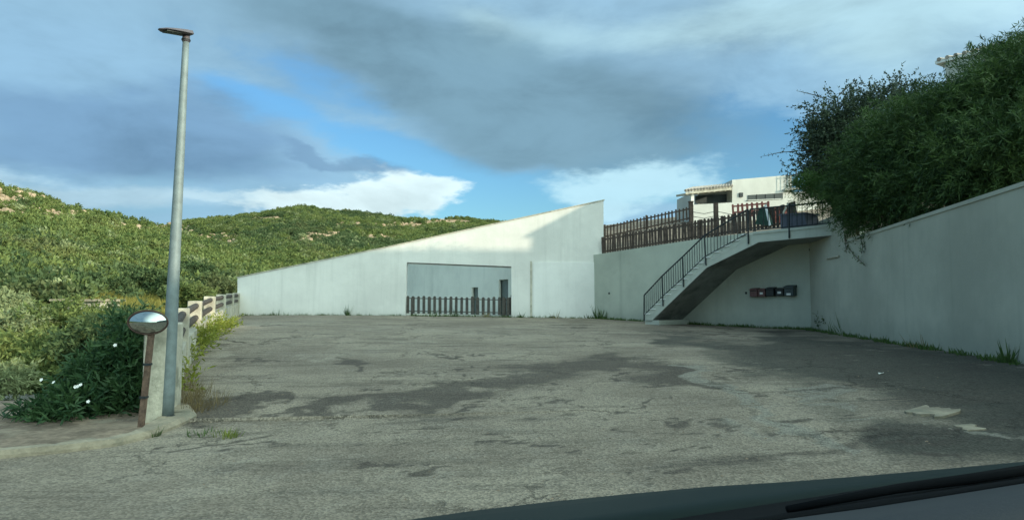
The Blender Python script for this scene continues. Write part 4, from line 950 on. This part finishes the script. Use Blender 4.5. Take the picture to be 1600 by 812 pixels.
mb.build('lamp_head', M['headmetal'], lp)
c = rear+dv*.62-upv*.017; MB().obox(c, dv*.22, sdv*.06, upv*.006).build('led_panel', M['greymail'], lp)

# ------------------------------------------------------------------ traffic mirror
mbp = at(219, 664, 7.6); mbp.z = zl(mbp.x, mbp.y)+.0; mt = at(237, 516, 7.6)
mr = empty('traffic_mirror', mbp, 'oval convex traffic mirror with dark orange rim on a rusty post', 'mirror')
MB().bar(mbp-Vector((0, 0, .1)), mt, .055, .05, (0, 1, 0)).build('post', M['rust'], mr)
for k in (.33, .66):
    q = mbp.lerp(mt, k); MB().obox(q, (.036, 0, 0), (0, .034, 0), (0, 0, .012)).build('bracket', M['iron'], mr)
mc = at(231, 503.5, 7.55); RX, RZ = 29.5/F*7.55, 18.5/F*7.55
nm = Vector((.12, -1, -.09)).normalized(); mu = Vector((1, .12, 0)).normalized(); mv = mu.cross(nm); mv = mv if mv.z > 0 else -mv
mb = MB(); rings = 10; seg = 48; mb.v.append(mc+nm*.075)
for i in range(1, rings+1):
    s_ = i/rings
    for j in range(seg):
        a = 2*math.pi*j/seg; mb.v.append(mc+mu*math.cos(a)*RX*.97*s_+mv*math.sin(a)*RZ*.96*s_+nm*(.075*(1-s_*s_)))
for j in range(seg): mb.f.append([0, 1+j, 1+(j+1) % seg])
for i in range(rings-1):
    for j in range(seg): mb.f.append([1+i*seg+j, 1+(i+1)*seg+j, 1+(i+1)*seg+(j+1) % seg, 1+i*seg+(j+1) % seg])
mb.build('glass', M['mirror'], mr, smooth=True)
ring = [mc+mu*math.cos(2*math.pi*j/48)*RX+mv*math.sin(2*math.pi*j/48)*RZ for j in range(49)]
M['rim'] = mat('orange_brown_rim', (.07, .04, .028), .6, .25, 12, 0)
MB().tube(ring, .009, 8, cap=False).build('rim', M['rim'], mr, smooth=True)
mb = MB(); bk = [mc-nm*.02+mu*math.cos(2*math.pi*j/32)*RX*.96+mv*math.sin(2*math.pi*j/32)*RZ*.96 for j in range(32)]; mb.prism(bk, -nm*.02).build('backing', M['iron'], mr)

# ------------------------------------------------------------------ bushes
def thing_bush(name, label, cat, base, ell, tips, mat_, group=None, r0=.05, **k):
    t = empty(name, base, label, cat, group); V, T = leaf_arrays(ell, **k)
    me = leaf_mesh('foliage', V, T, mat_, base); o = link('foliage', me, t); grow(t, base, tips, r0); return t
def E(px, py, Y, rx_, rz_, ry_, n_):
    c = at(px, py, Y); return (c, (rx_*Y/F, ry_, rz_*Y/F), n_)
# big oleander over the right wall
def terz(x, y): return float(TER(np.array([x]), np.array([y]))[0])
base = Vector((10.4, 14.5, terz(10.4, 14.5)))
ell = [E(1560, 165, 14, 85, 70, 1.6, 1500), E(1450, 215, 15.5, 80, 62, 1.8, 1500), E(1585, 240, 12.8, 90, 75, 1.5, 1500), E(1385, 290, 16.5, 58, 48, 1.5, 1100), E(1480, 285, 14.5, 75, 45, 1.2, 1100),
       E(1635, 120, 13.5, 70, 66, 1.5, 900), E(1354, 326, 17.4, 30, 30, .7, 420), E(1385, 338, 16.6, 30, 16, .5, 200), E(1562, 108, 15, 22, 26, .7, 150), E(1538, 90, 15.5, 16, 16, .5, 60), E(1602, 76, 14, 26, 24, .8, 160), E(1405, 200, 16.5, 46, 36, 1.2, 420), E(1360, 250, 17, 46, 50, 1.2, 600), E(1690, 200, 12.5, 90, 90, 1.5, 700), E(1500, 158, 15, 30, 18, .8, 200)]
thing_bush('oleander_bush', 'huge dark green long leaved bush spilling over the right wall', 'bush', base, ell, [e_[0] for e_ in ell], M['leaf_ole'], r0=.09, leaves_per_twig=17, twig=.46, ll=.14, lw=.02, shell=.42, droop=.35, seed=5, noise_amp=.45)
base = Vector((10.7, 20.9, terz(10.7, 20.9)))
ell = [E(1320, 190, 20, 60, 42, 1.2, 700), E(1300, 250, 20, 45, 50, 1.2, 650), E(1380, 165, 20, 60, 32, 1.2, 520), E(1350, 240, 20, 70, 70, 1.5, 1100), E(1278, 215, 20, 22, 16, .5, 90), E(1430, 158, 20, 36, 22, 1, 260), E(1290, 210, 19.6, 30, 45, .8, 260), E(1262, 268, 19.6, 16, 20, .4, 70), E(1285, 285, 20, 30, 24, .7, 240)]
tb_ = thing_bush('small_leaved_tree', 'loose small leaved tree with bare twigs reaching left above the landing', 'tree', base, ell, [e_[0] for e_ in ell], M['leaf_small'], r0=.08, leaves_per_twig=12, twig=.4, ll=.085, lw=.04, shell=.6, droop=.1, seed=11, noise_amp=.45)
# long thin twigs poking out
def twig_spray(parent, pts, Y, n_, mat_, seed, ll=.08):
    w_ = [at(a, b, Y) for a, b in pts]; MB().tube(w_, [.012]*(len(w_)-1)+[.004], 5).build('twig', M['bark'], parent)
    g_ = np.random.default_rng(seed); V = []
    for i in range(n_):
        s_ = g_.random()*(len(w_)-1); k = int(s_); p = w_[k].lerp(w_[k+1], s_-k); d_ = Vector(g_.normal(size=3)).normalized(); sd_ = d_.orthogonal().normalized()*.018; V.append([p, p+d_*ll*.5+sd_, p+d_*ll, p+d_*ll*.5-sd_])
    link('twig_leaf', leaf_mesh('twig_leaf', np.array([[tuple(q) for q in r_] for r_ in V]), g_.random(n_), mat_, world_loc(parent)), parent)
for i, (pts_, n_) in enumerate([([(1300, 235), (1250, 236), (1220, 238), (1188, 245)], 46), ([(1310, 160), (1285, 152), (1262, 146), (1244, 142)], 34), ([(1310, 200), (1275, 192), (1252, 196)], 40), ([(1300, 262), (1260, 252), (1238, 258)], 40),
        ([(1310, 150), (1330, 132), (1338, 124)], 30), ([(1290, 180), (1268, 176), (1255, 190)], 40), ([(1380, 150), (1400, 135), (1410, 128)], 30), ([(1280, 225), (1262, 222), (1246, 214)], 36)]):
    twig_spray(tb_, pts_, 19.8, n_, M['leaf_small'], 50+i)
base = Vector((10.6, 20.3, 3.1))
ell = [E(1290, 300, 19, 44, 22, .7, 420), E(1262, 290, 19, 24, 14, .5, 140), E(1325, 310, 18.6, 34, 30, .8, 420)]
thing_bush('feathery_shrub', 'fresh green feathery shrub leaning over the end of the landing', 'shrub', base, ell, [e_[0] for e_ in ell], M['leaf_bright'], leaves_per_twig=12, twig=.35, ll=.12, lw=.016, shell=.5, droop=.3, seed=13)
# hanging creeper on the wall corner
t = empty('creeper', rrp(1340, 372), 'thin bare creeper hanging down the corner of the right wall', 'creeper')
for k, pl_ in enumerate(([(1322, 360), (1328, 385), (1340, 400), (1356, 415)], [(1330, 352), (1324, 372), (1326, 395)], [(1345, 358), (1352, 385), (1350, 396)])):
    w_ = [rrp(*q)+RN*.06 for q in pl_]; MB().tube(w_, .009, 5).build('stem', M['bark'], t)
    g_ = np.random.default_rng(80+k); V = []
    for i in range(40):
        s_ = g_.random()*(len(w_)-1); q = int(s_); p = w_[q].lerp(w_[q+1], s_-q)+Vector(g_.normal(size=3))*.03; d_ = Vector(g_.normal(size=3)).normalized(); sd_ = d_.orthogonal().normalized()*.02; V.append([tuple(v) for v in (p, p+d_*.04+sd_, p+d_*.08, p+d_*.04-sd_)])
    link('leaf_spray', leaf_mesh('leaf_spray', np.array(V), g_.random(40), M['leaf_ole'], world_loc(t)), t)

# flowering oleander on the left, in front of the wall end
base = gpt(150, 668); base = Vector((at(170, 660, 8.6).x, 8.6, float(SV(np.array([-5.2]), np.array([8.6]))[0])))
ell = [E(198, 568, 8.9, 34, 58, .45, 400), E(208, 520, 9.2, 18, 20, .25, 60), E(165, 610, 8.7, 50, 45, .5, 480), E(118, 640, 8.3, 50, 22, .4, 360), E(200, 620, 8.6, 30, 45, .35, 300), E(72, 648, 8.2, 22, 12, .3, 80), E(140, 600, 8.8, 36, 20, .3, 150)]
ol = thing_bush('flowering_oleander', 'dark leafy oleander with a few white flowers left of the rusty post', 'bush', base, ell, [e_[0] for e_ in ell], M['leaf_leftole'], r0=.03, leaves_per_twig=10, twig=.2, ll=.12, lw=.026, shell=.5, droop=.15, seed=17, noise_amp=.5)
for i, (px, py) in enumerate([(65, 593), (122, 603), (84, 597), (138, 627), (70, 660), (74, 662), (180, 539), (126, 601), (118, 604)]):
    c = at(px, py, 7.95); mb = MB(); ph = random.random()*6; fn = Vector((random.uniform(-.5, .5), -1, random.uniform(.2, .9))).normalized(); fu = fn.orthogonal().normalized(); fv = fn.cross(fu)
    if py > 630 or px < 60: c = at(px, py, 7.9)
    for k in range(5):
        a = ph+k*1.257; dd = fu*math.cos(a)+fv*math.sin(a); ss = fu*-math.sin(a)+fv*math.cos(a)
        mb.add([c, c+dd*.015+ss*.01+fn*.005, c+dd*.022+fn*.006, c+dd*.015-ss*.01+fn*.005], [[0, 1, 2, 3]])
    mb.build('flower', M['petal'], ol)
# silver shrub at the far left edge
base = at(10, 605, 12.6)
thing_bush('silver_shrub', 'silvery green low shrub at the left edge beyond the lower road', 'shrub', base, [E(5, 592, 12.7, 36, 18, .5, 300)], [at(5, 590, 12.7)], M['leaf_pale'], leaves_per_twig=9, twig=.2, ll=.12, lw=.03, seed=19)
# mid-ground shrubs beyond the lower road
shr = [
 (60, 556, 15.5, 70, 32, M['leaf_hill'], 'wide olive green shrub just beyond the lower road'),
 (175, 535, 15.0, 52, 46, M['leaf_dark'], 'tall dark shrub behind the flowering oleander'),
 (20, 522, 20, 56, 34, M['leaf_pale'], 'greyish green shrub by the left edge above the silver shrub'),
 (105, 512, 21, 60, 36, M['leaf_hill'], 'olive green shrub in the middle of the near thicket'),
 (160, 506, 27, 44, 18, M['leaf_hill'], 'bushy green shrub left of the traffic mirror top'),
 (70, 508, 34, 60, 18, M['leaf_pale'], 'pale silvery shrub below the concrete shed'),
 (-10, 482, 40, 44, 22, M['leaf_pale'], 'pale shrub mass at the left edge level with the shed'),
 (228, 570, 14.3, 28, 52, M['leaf_leftole'], 'dark bush rising directly behind the rusty mirror post'),
 (120, 568, 14.8, 55, 26, M['leaf_hill'], 'low green shrub between the lower road and the thicket'),
 (205, 497, 45, 30, 8, M['leaf_hill'], 'small bright shrub above the traffic mirror'),
 (350, 455, 60, 26, 12, M['leaf_dark'], 'dark shrub behind the far end of the parapet'),
 (300, 462, 50, 24, 14, M['leaf_hill'], 'green shrub just right of the lamp pole behind the parapet')]
for i, (px, py, Y, rx_, rz_, m_, lb) in enumerate(shr):
    b_0 = at(px, py+rz_, Y); b_0.z = float(TZ(b_0.x, b_0.y)); c = at(px, py, Y)
    el_ = [((c.x, c.y, c.z), (rx_*Y/F, .9+rx_*Y/F*.4, rz_*Y/F), 900), ((c.x-rx_*Y/F*.5, c.y, c.z-rz_*Y/F*.3), (rx_*Y/F*.7, .9, rz_*Y/F*.8), 450), ((c.x+rx_*Y/F*.5, c.y, c.z-rz_*Y/F*.2), (rx_*Y/F*.6, .9, rz_*Y/F*.75), 450)]
    hgt = max(.2, c.z-b_0.z)
    el_.append(((c.x, c.y, b_0.z+hgt*.4), (rx_*Y/F*.9, .8, hgt*.6), 500))
    sc_ = Y/16
    thing_bush('shrub', lb, 'shrub', b_0, el_, [q[0] for q in el_], m_, group='shrubs in the valley beyond the parapet', leaves_per_twig=8, twig=.25*sc_**.5, ll=.13*sc_**.6, lw=.05*sc_**.6, shell=.4, seed=60+i, noise_amp=.5)
# round dark trees at the foot of the hill
for i, (px, py, Y, rx_, rz_, lb) in enumerate([(228, 440, 105, 28, 16, 'round dark tree at the foot of the hill left of the lamp pole'), (190, 452, 100, 16, 10, 'smaller dark tree left of the round tree'),
        (262, 448, 100, 10, 12, 'narrow dark tree touching the lamp pole at the hill foot'), (330, 445, 100, 20, 12, 'mid green tree right of the lamp pole at the hill foot'), (305, 425, 130, 30, 9, 'low dark tree clump on the slope right of the lamp pole')]):
    c = at(px, py, Y); b_0 = Vector((c.x, c.y, float(TZ(c.x, c.y)))); rr_ = rx_*Y/F; h_ = rz_*Y/F
    thing_bush('round_tree', lb, 'tree', b_0, [((c.x, c.y, c.z), (rr_, rr_, h_), 900), ((c.x+rr_*.4, c.y-1, c.z+h_*.2), (rr_*.6, rr_*.6, h_*.75), 400)], [c, c+Vector((1, 0, .5)), c+Vector((-1, 0, .4))], M['leaf_dark'], leaves_per_twig=7, twig=.6, ll=.5, lw=.25, shell=.35, seed=90+i, r0=.2, noise_amp=.5)

# weeds
LWd = [Vector((p.x+.25, p.y, 0)) for p in LWP]
ell = []
for px, py, rx_, rz_, n_ in [(292, 596, 8, 14, 26), (345, 512, 20, 9, 90), (322, 520, 24, 14, 150), (305, 534, 22, 18, 170), (290, 556, 10, 14, 60), (357, 506, 12, 5, 40)]:
    p = gpt(px+6, py+rz_); c = at(px, py, p.y); ell.append((c, (rx_*p.y/F, .5, rz_*p.y/F), n_))
V, T = leaf_arrays(ell, 9, .25, .09, .03, .6, .05, 23, .9, .5)
tag(link('roadside_weeds', leaf_mesh('roadside_weeds', V, T, M['leaf_weed'])), 'bright yellow green weeds growing along the foot of the parapet', 'weeds', kind='stuff')
sp = []
for px, py, r_, n_ in [(292, 590, 10, 20), (290, 612, 14, 30), (300, 625, 16, 26), (330, 615, 14, 12), (286, 575, 8, 16), (310, 600, 14, 12)]:
    for _ in range(n_//2+2): p = gpt(px+random.uniform(-r_, r_), py+14+random.uniform(-6, 6)); sp.append(tuple(p))
tag(link('dry_grass', blades('dry_grass', sp, .05, .24, M['leaf_dry'], 14, .16, .004, 5)), 'dry straw coloured grass at the near end of the parapet', 'grass', kind='stuff')
def tuft(px, py, h0, h1, n_, label, m_=None, sp_r=.1, plane=None, seedv=0, wd=.007, name='weed_tuft'):
    p = gpt(px, py) if plane is None else plane
    V = blades(name, [tuple(p)]*1, h0, h1, m_ or M['leaf_bright'], n_, sp_r, wd, int(px)+seedv, tuple(p)); o = link(name, V); o.location = p; return tag(o, label, 'weed')
tuft(353, 682, .04, .1, 70, 'small yellow green weed tuft on the asphalt right of the kerb', M['leaf_weed'], .16)
tuft(318, 678, .02, .07, 60, 'flat green weed patch beside the kerb end', None, .2)
tuft(240, 681, .04, .09, 50, 'green weed tuft in the kerb joint below the lamp post', None, .07)
tuft(543, 492.5, .2, .5, 26, 'lone dark weed at the foot of the white wall left of the opening', M['leaf_ole'], .08, wd=.02)
tuft(432, 492, .1, .25, 40, 'wide grey green weed at the left foot of the white wall', M['leaf_ole'], .4, wd=.02)
tuft(415, 492, .05, .15, 26, 'small weed beside the wide weed at the left foot of the white wall', M['leaf_dry'], .3, wd=.02)
tuft(676, 494.5, .1, .35, 34, 'weed growing through the left part of the low picket fence', M['leaf_ole'], .3, wd=.015)
tuft(712, 494.5, .15, .5, 30, 'tallest weed leaning on the middle of the low picket fence', M['leaf_ole'], .2, wd=.015)
tuft(758, 495, .1, .3, 26, 'thin weed below the right part of the low picket fence', M['leaf_dry'], .25, wd=.015)
tuft(815, 496, .1, .25, 16, 'small weed between the opening and the raised panel', M['leaf_ole'], .1, wd=.015)
tuft(868, 497, .1, .45, 18, 'thin weed stalks before the raised wall panel', M['leaf_dry'], .18, wd=.01)
tuft(940, 498, .2, .6, 60, 'leafy dark weed in the corner of the white and retaining walls', M['leaf_ole'], .3, wd=.02)
tuft(925, 497, .1, .2, 40, 'low weed left of the corner weed', M['leaf_ole'], .35, wd=.02)
tuft(1575, 566, .1, .34, 40, 'leafy weed at the foot of the right wall near the frame edge', M['leaf_ole'], .12, wd=.012)
for _q, _l in (((1300, 508, 20, 15, 26), 'tall scraggly weed in the corner right of the mailboxes'),):
    _p = gpt(1302, 520); _V, _T = leaf_arrays([E(1296, 505, 21, 24, 12, .35, 34), E(1312, 512, 20.5, 26, 8, .35, 50), E(1306, 494, 21, 10, 8, .2, 10)], 9, .3, .09, .025, .7, .0, 33, 1.2, .6)
    grow(None, _p, [at(1290, 492, 21), at(1308, 486, 21), at(1322, 505, 20.5)], .012, M['bark'], 'weed_stems') if False else None
    _o = link('weed_bush', leaf_mesh('weed_bush', _V, _T, M['leaf_ole'], tuple(_p))); _o.location = _p; tag(_o, _l, 'weed')
tuft(1325, 522, .1, .5, 120, 'lower spreading weed right of the corner weed', M['leaf_ole'], .6, wd=.012)
tuft(1448, 543, .05, .3, 60, 'dry weed under the arched dead branch', M['leaf_dry'], .35, wd=.008)
# strips of low growth along wall feet
sp = []
def strip(a, b, n_, off=(0, -.12)):
    for i in range(n_):
        t = random.random(); q = Vector(a).lerp(Vector(b), t); x_, y_ = q.x+off[0]+random.gauss(0, .04), q.y+off[1]+random.gauss(0, .05); sp.append((x_, y_, zl(x_, y_)-.01))
strip(gp(372, 492).xy.to_3d(), gp(635, 492).xy.to_3d(), 60); strip(gp(800, 492).xy.to_3d(), gp(930, 492).xy.to_3d(), 40); strip(gp(635, 492).xy.to_3d(), gp(800, 492).xy.to_3d(), 60)
strip(WP0.xy.to_3d(), WP0.lerp(WP1, .3).xy.to_3d(), 50, (-.08, -.1)); strip(WP0.lerp(WP1, .45).xy.to_3d(), WP1.xy.to_3d(), 130, (-.06, -.08))
strip(RW[0].to_3d(), RW[1].to_3d(), 120, (-.1, 0)); 
tag(link('wall_foot_weeds', blades('wall_foot_weeds', sp, .03, .13, M['leaf_ole'], 12, .14, .012, 8)), 'low straggly weeds lining the feet of the walls round the lot', 'weeds', kind='stuff')
# arched dead branch
pts_ = [gpt(1408, 534), None, None, None, gpt(1462, 545)]
Yb = pts_[0].y-.1
MB_ = MB().tube([gpt(1408, 536), at(1418, 525, Yb-.2), at(1436, 521, Yb-.5), at(1452, 528, Yb-.9), gpt(1464, 546)], [.012, .012, .01, .008, .005], 6)
tag(MB_.build('dead_branch', M['bark'], origin=gpt(1408, 536)), 'thin dead branch arching over weeds at the foot of the right wall', 'branch')
# broken concrete slab and litter
def rubble(label, px0, px1, py, wd, hgt, m_, seed):
    random.seed(seed); a, b = gpt(px0, py), gpt(px1, py+8); mb = MB(); n_ = 8; up_ = []; dn = []
    d = (b-a); d.z = 0; L = d.length; d.normalize(); nn_ = Vector((-d.y, d.x, 0))
    prof_ = [a+d*L*i/n_+nn_*(-wd*random.uniform(.3, .6)) for i in range(n_+1)]+[a+d*L*i/n_+nn_*(wd*random.uniform(.25, .6)) for i in range(n_, -1, -1)]
    mb.prism([Vector((p.x, p.y, zl(p.x, p.y)-.01)) for p in prof_], (0, 0, hgt)); return tag(mb.build('concrete_fragment', m_, origin=a), label, 'rubble')
rubble('pale broken concrete slab lying on the asphalt at the right', 1427, 1488, 641, .5, .035, M['kerb'], 3)
rubble('small pale broken concrete piece right of the larger slab', 1500, 1530, 664, .22, .02, M['kerb'], 4)
random.seed(11)
p = gpt(1377, 584); tag(MB().prism([p+Vector((-.05, -.03, 0)), p+Vector((.04, .0, .02)), p+Vector((.06, .09, .0)), p+Vector((-.02, .05, 0.01))], (0, 0, .008)).build('paper_scrap', M['white'], origin=p), 'white scrap of paper lying on the dark asphalt', 'litter')
# loose stones on lot and verge
mb = MB()
for i in range(330):
    if i < 240: p = gpt(random.uniform(300, 1500), random.uniform(560, 780))
    else: p = gpt(random.uniform(270, 460), random.uniform(610, 670))
    s_ = random.uniform(.004, .013); mb.add([p+Vector((s_*random.uniform(-1, 1)*1.0+q[0]*s_, q[1]*s_, q[2]*s_*.6)) for q in ((-1, -1, 0), (1, -1, 0), (0, 1, 0), (.1, 0, 1.3))], [[0, 1, 3], [1, 2, 3], [2, 0, 3]])
tag(mb.build('gravel', M['earth']), 'loose grit scattered over the asphalt lot', 'gravel', kind='stuff')

# ------------------------------------------------------------------ far small buildings
sh = empty('concrete_shed', at(122, 478, 62), 'low flat roofed concrete shed among the shrubs on the left', 'shed')
a, b = at(88, 482, 62), at(157, 482, 62)
MB().box(a.x, 62, a.z-1.6, b.x, 65, at(0, 470.5, 62).z).build('wall', M['conc'], sh)
MB().box(a.x-.35, 61.5, at(0, 470.4, 62).z, b.x+.3, 65.5, at(0, 467, 62).z).build('roof', M['kerb'], sh)
q0, q1 = at(113, 477, 62), at(124, 477, 62); MB().box(q0.x, 61.95, q0.z-.8, q1.x, 62.0, at(0, 471.5, 62).z).build('doorway', M['fdark'], sh)
hx = at(458, 324, 552); hz0 = float(TZ(hx.x, hx.y))
hh = empty('hilltop_house', (hx.x, hx.y, hz0), 'tiny pale ruin on the crest of the far hill', 'house')
MB().box(hx.x-6, hx.y-3, hz0-2, hx.x+6, hx.y+4, hz0+3.4).build('wall', M['house'], hh); MB().box(hx.x-1, hx.y-3.1, hz0, hx.x+1, hx.y-3, hz0+2.4).build('doorway', M['fdark'], hh); MB().box(hx.x-6.4, hx.y-3.4, hz0+3.4, hx.x+2, hx.y+4.4, hz0+3.9).build('roof', M['tile'], hh)

# ------------------------------------------------------------------ the car the photograph is taken from
car = empty('car', (.6, 0, 0), 'dark teal car bonnet, black cowl and grey dashboard at the bottom right', 'car')
def sheet(name, rows_, m_, th=(0, 0, -.04)):
    n_ = len(rows_[0]); mb = MB(); vs = [v for r_ in rows_ for v in r_]; off = len(vs); vs += [v+Vector(th) for v in vs]; fs = []
    for i in range(len(rows_)-1):
        for j in range(n_-1):
            a = i*n_+j; fs += [[a, a+1, a+n_+1, a+n_], [off+a, off+a+n_, off+a+n_+1, off+a+1]]
    ed = [i for i in range(n_)]+[i*n_+n_-1 for i in range(1, len(rows_))]+[(len(rows_)-1)*n_+j for j in range(n_-2, -1, -1)]+[i*n_ for i in range(len(rows_)-2, 0, -1)]
    for a, b in zip(ed, ed[1:]+ed[:1]): fs.append([a, b, off+b, off+a])
    return mb.add(vs, fs).build(name, m_, car, smooth=True)
xs = [540, 640, 740, 850, 970, 1100, 1230, 1360, 1490, 1620, 1760]
far = np.interp(xs, [540, 640, 740, 850, 970, 1100, 1360, 1620, 1760], [826, 811, 797, 784, 772, 760, 744, 725, 718])
cow = np.interp(xs, [540, 900, 1050, 1200, 1360, 1490, 1620, 1760], [890, 840, 814, 791, 766, 749, 730, 712])
cow2 = np.interp(xs, [540, 1050, 1200, 1400, 1600, 1760], [915, 840, 812, 785, 752, 730])
r_far = [at(x, y, 1.95) for x, y in zip(xs, far)]; r_c = [at(x, y, 1.25) for x, y in zip(xs, cow)]
def mids(a, b, t, up_): return [p.lerp(q, t)+Vector((0, 0, up_)) for p, q in zip(a, b)]
sheet('bonnet', [[p+Vector((0, .12, -.12)) for p in r_far], r_far, mids(r_far, r_c, .35, .012), mids(r_far, r_c, .7, .01), [p+Vector((0, 0, -.002)) for p in r_c]], M['bonnet'])
r_c2 = [at(x, y, .98) for x, y in zip(xs, cow2)]
r_ca = [p+Vector((0, -.004, .006)) for p in r_c]
sheet('cowl', [r_ca, mids(r_ca, r_c2, .5, -.006), r_c2], M['rubber'], (0, 0, -.05))
r_d = [at(x, y+2, .95) for x, y in zip(xs, cow2)]; r_d2 = [at(x, y+90, .62) for x, y in zip(xs, cow2)]
sheet('dashboard', [r_d, mids(r_d, r_d2, .5, .012), r_d2], M['dash'], (0, 0, -.06))
MB().tube([at(1230, 795, 1.1), at(1400, 763, 1.12), at(1520, 747, 1.12), at(1640, 728, 1.12)], [.006, .008, .009, .009], 8).build('wiper', M['rubber'], car, smooth=True)
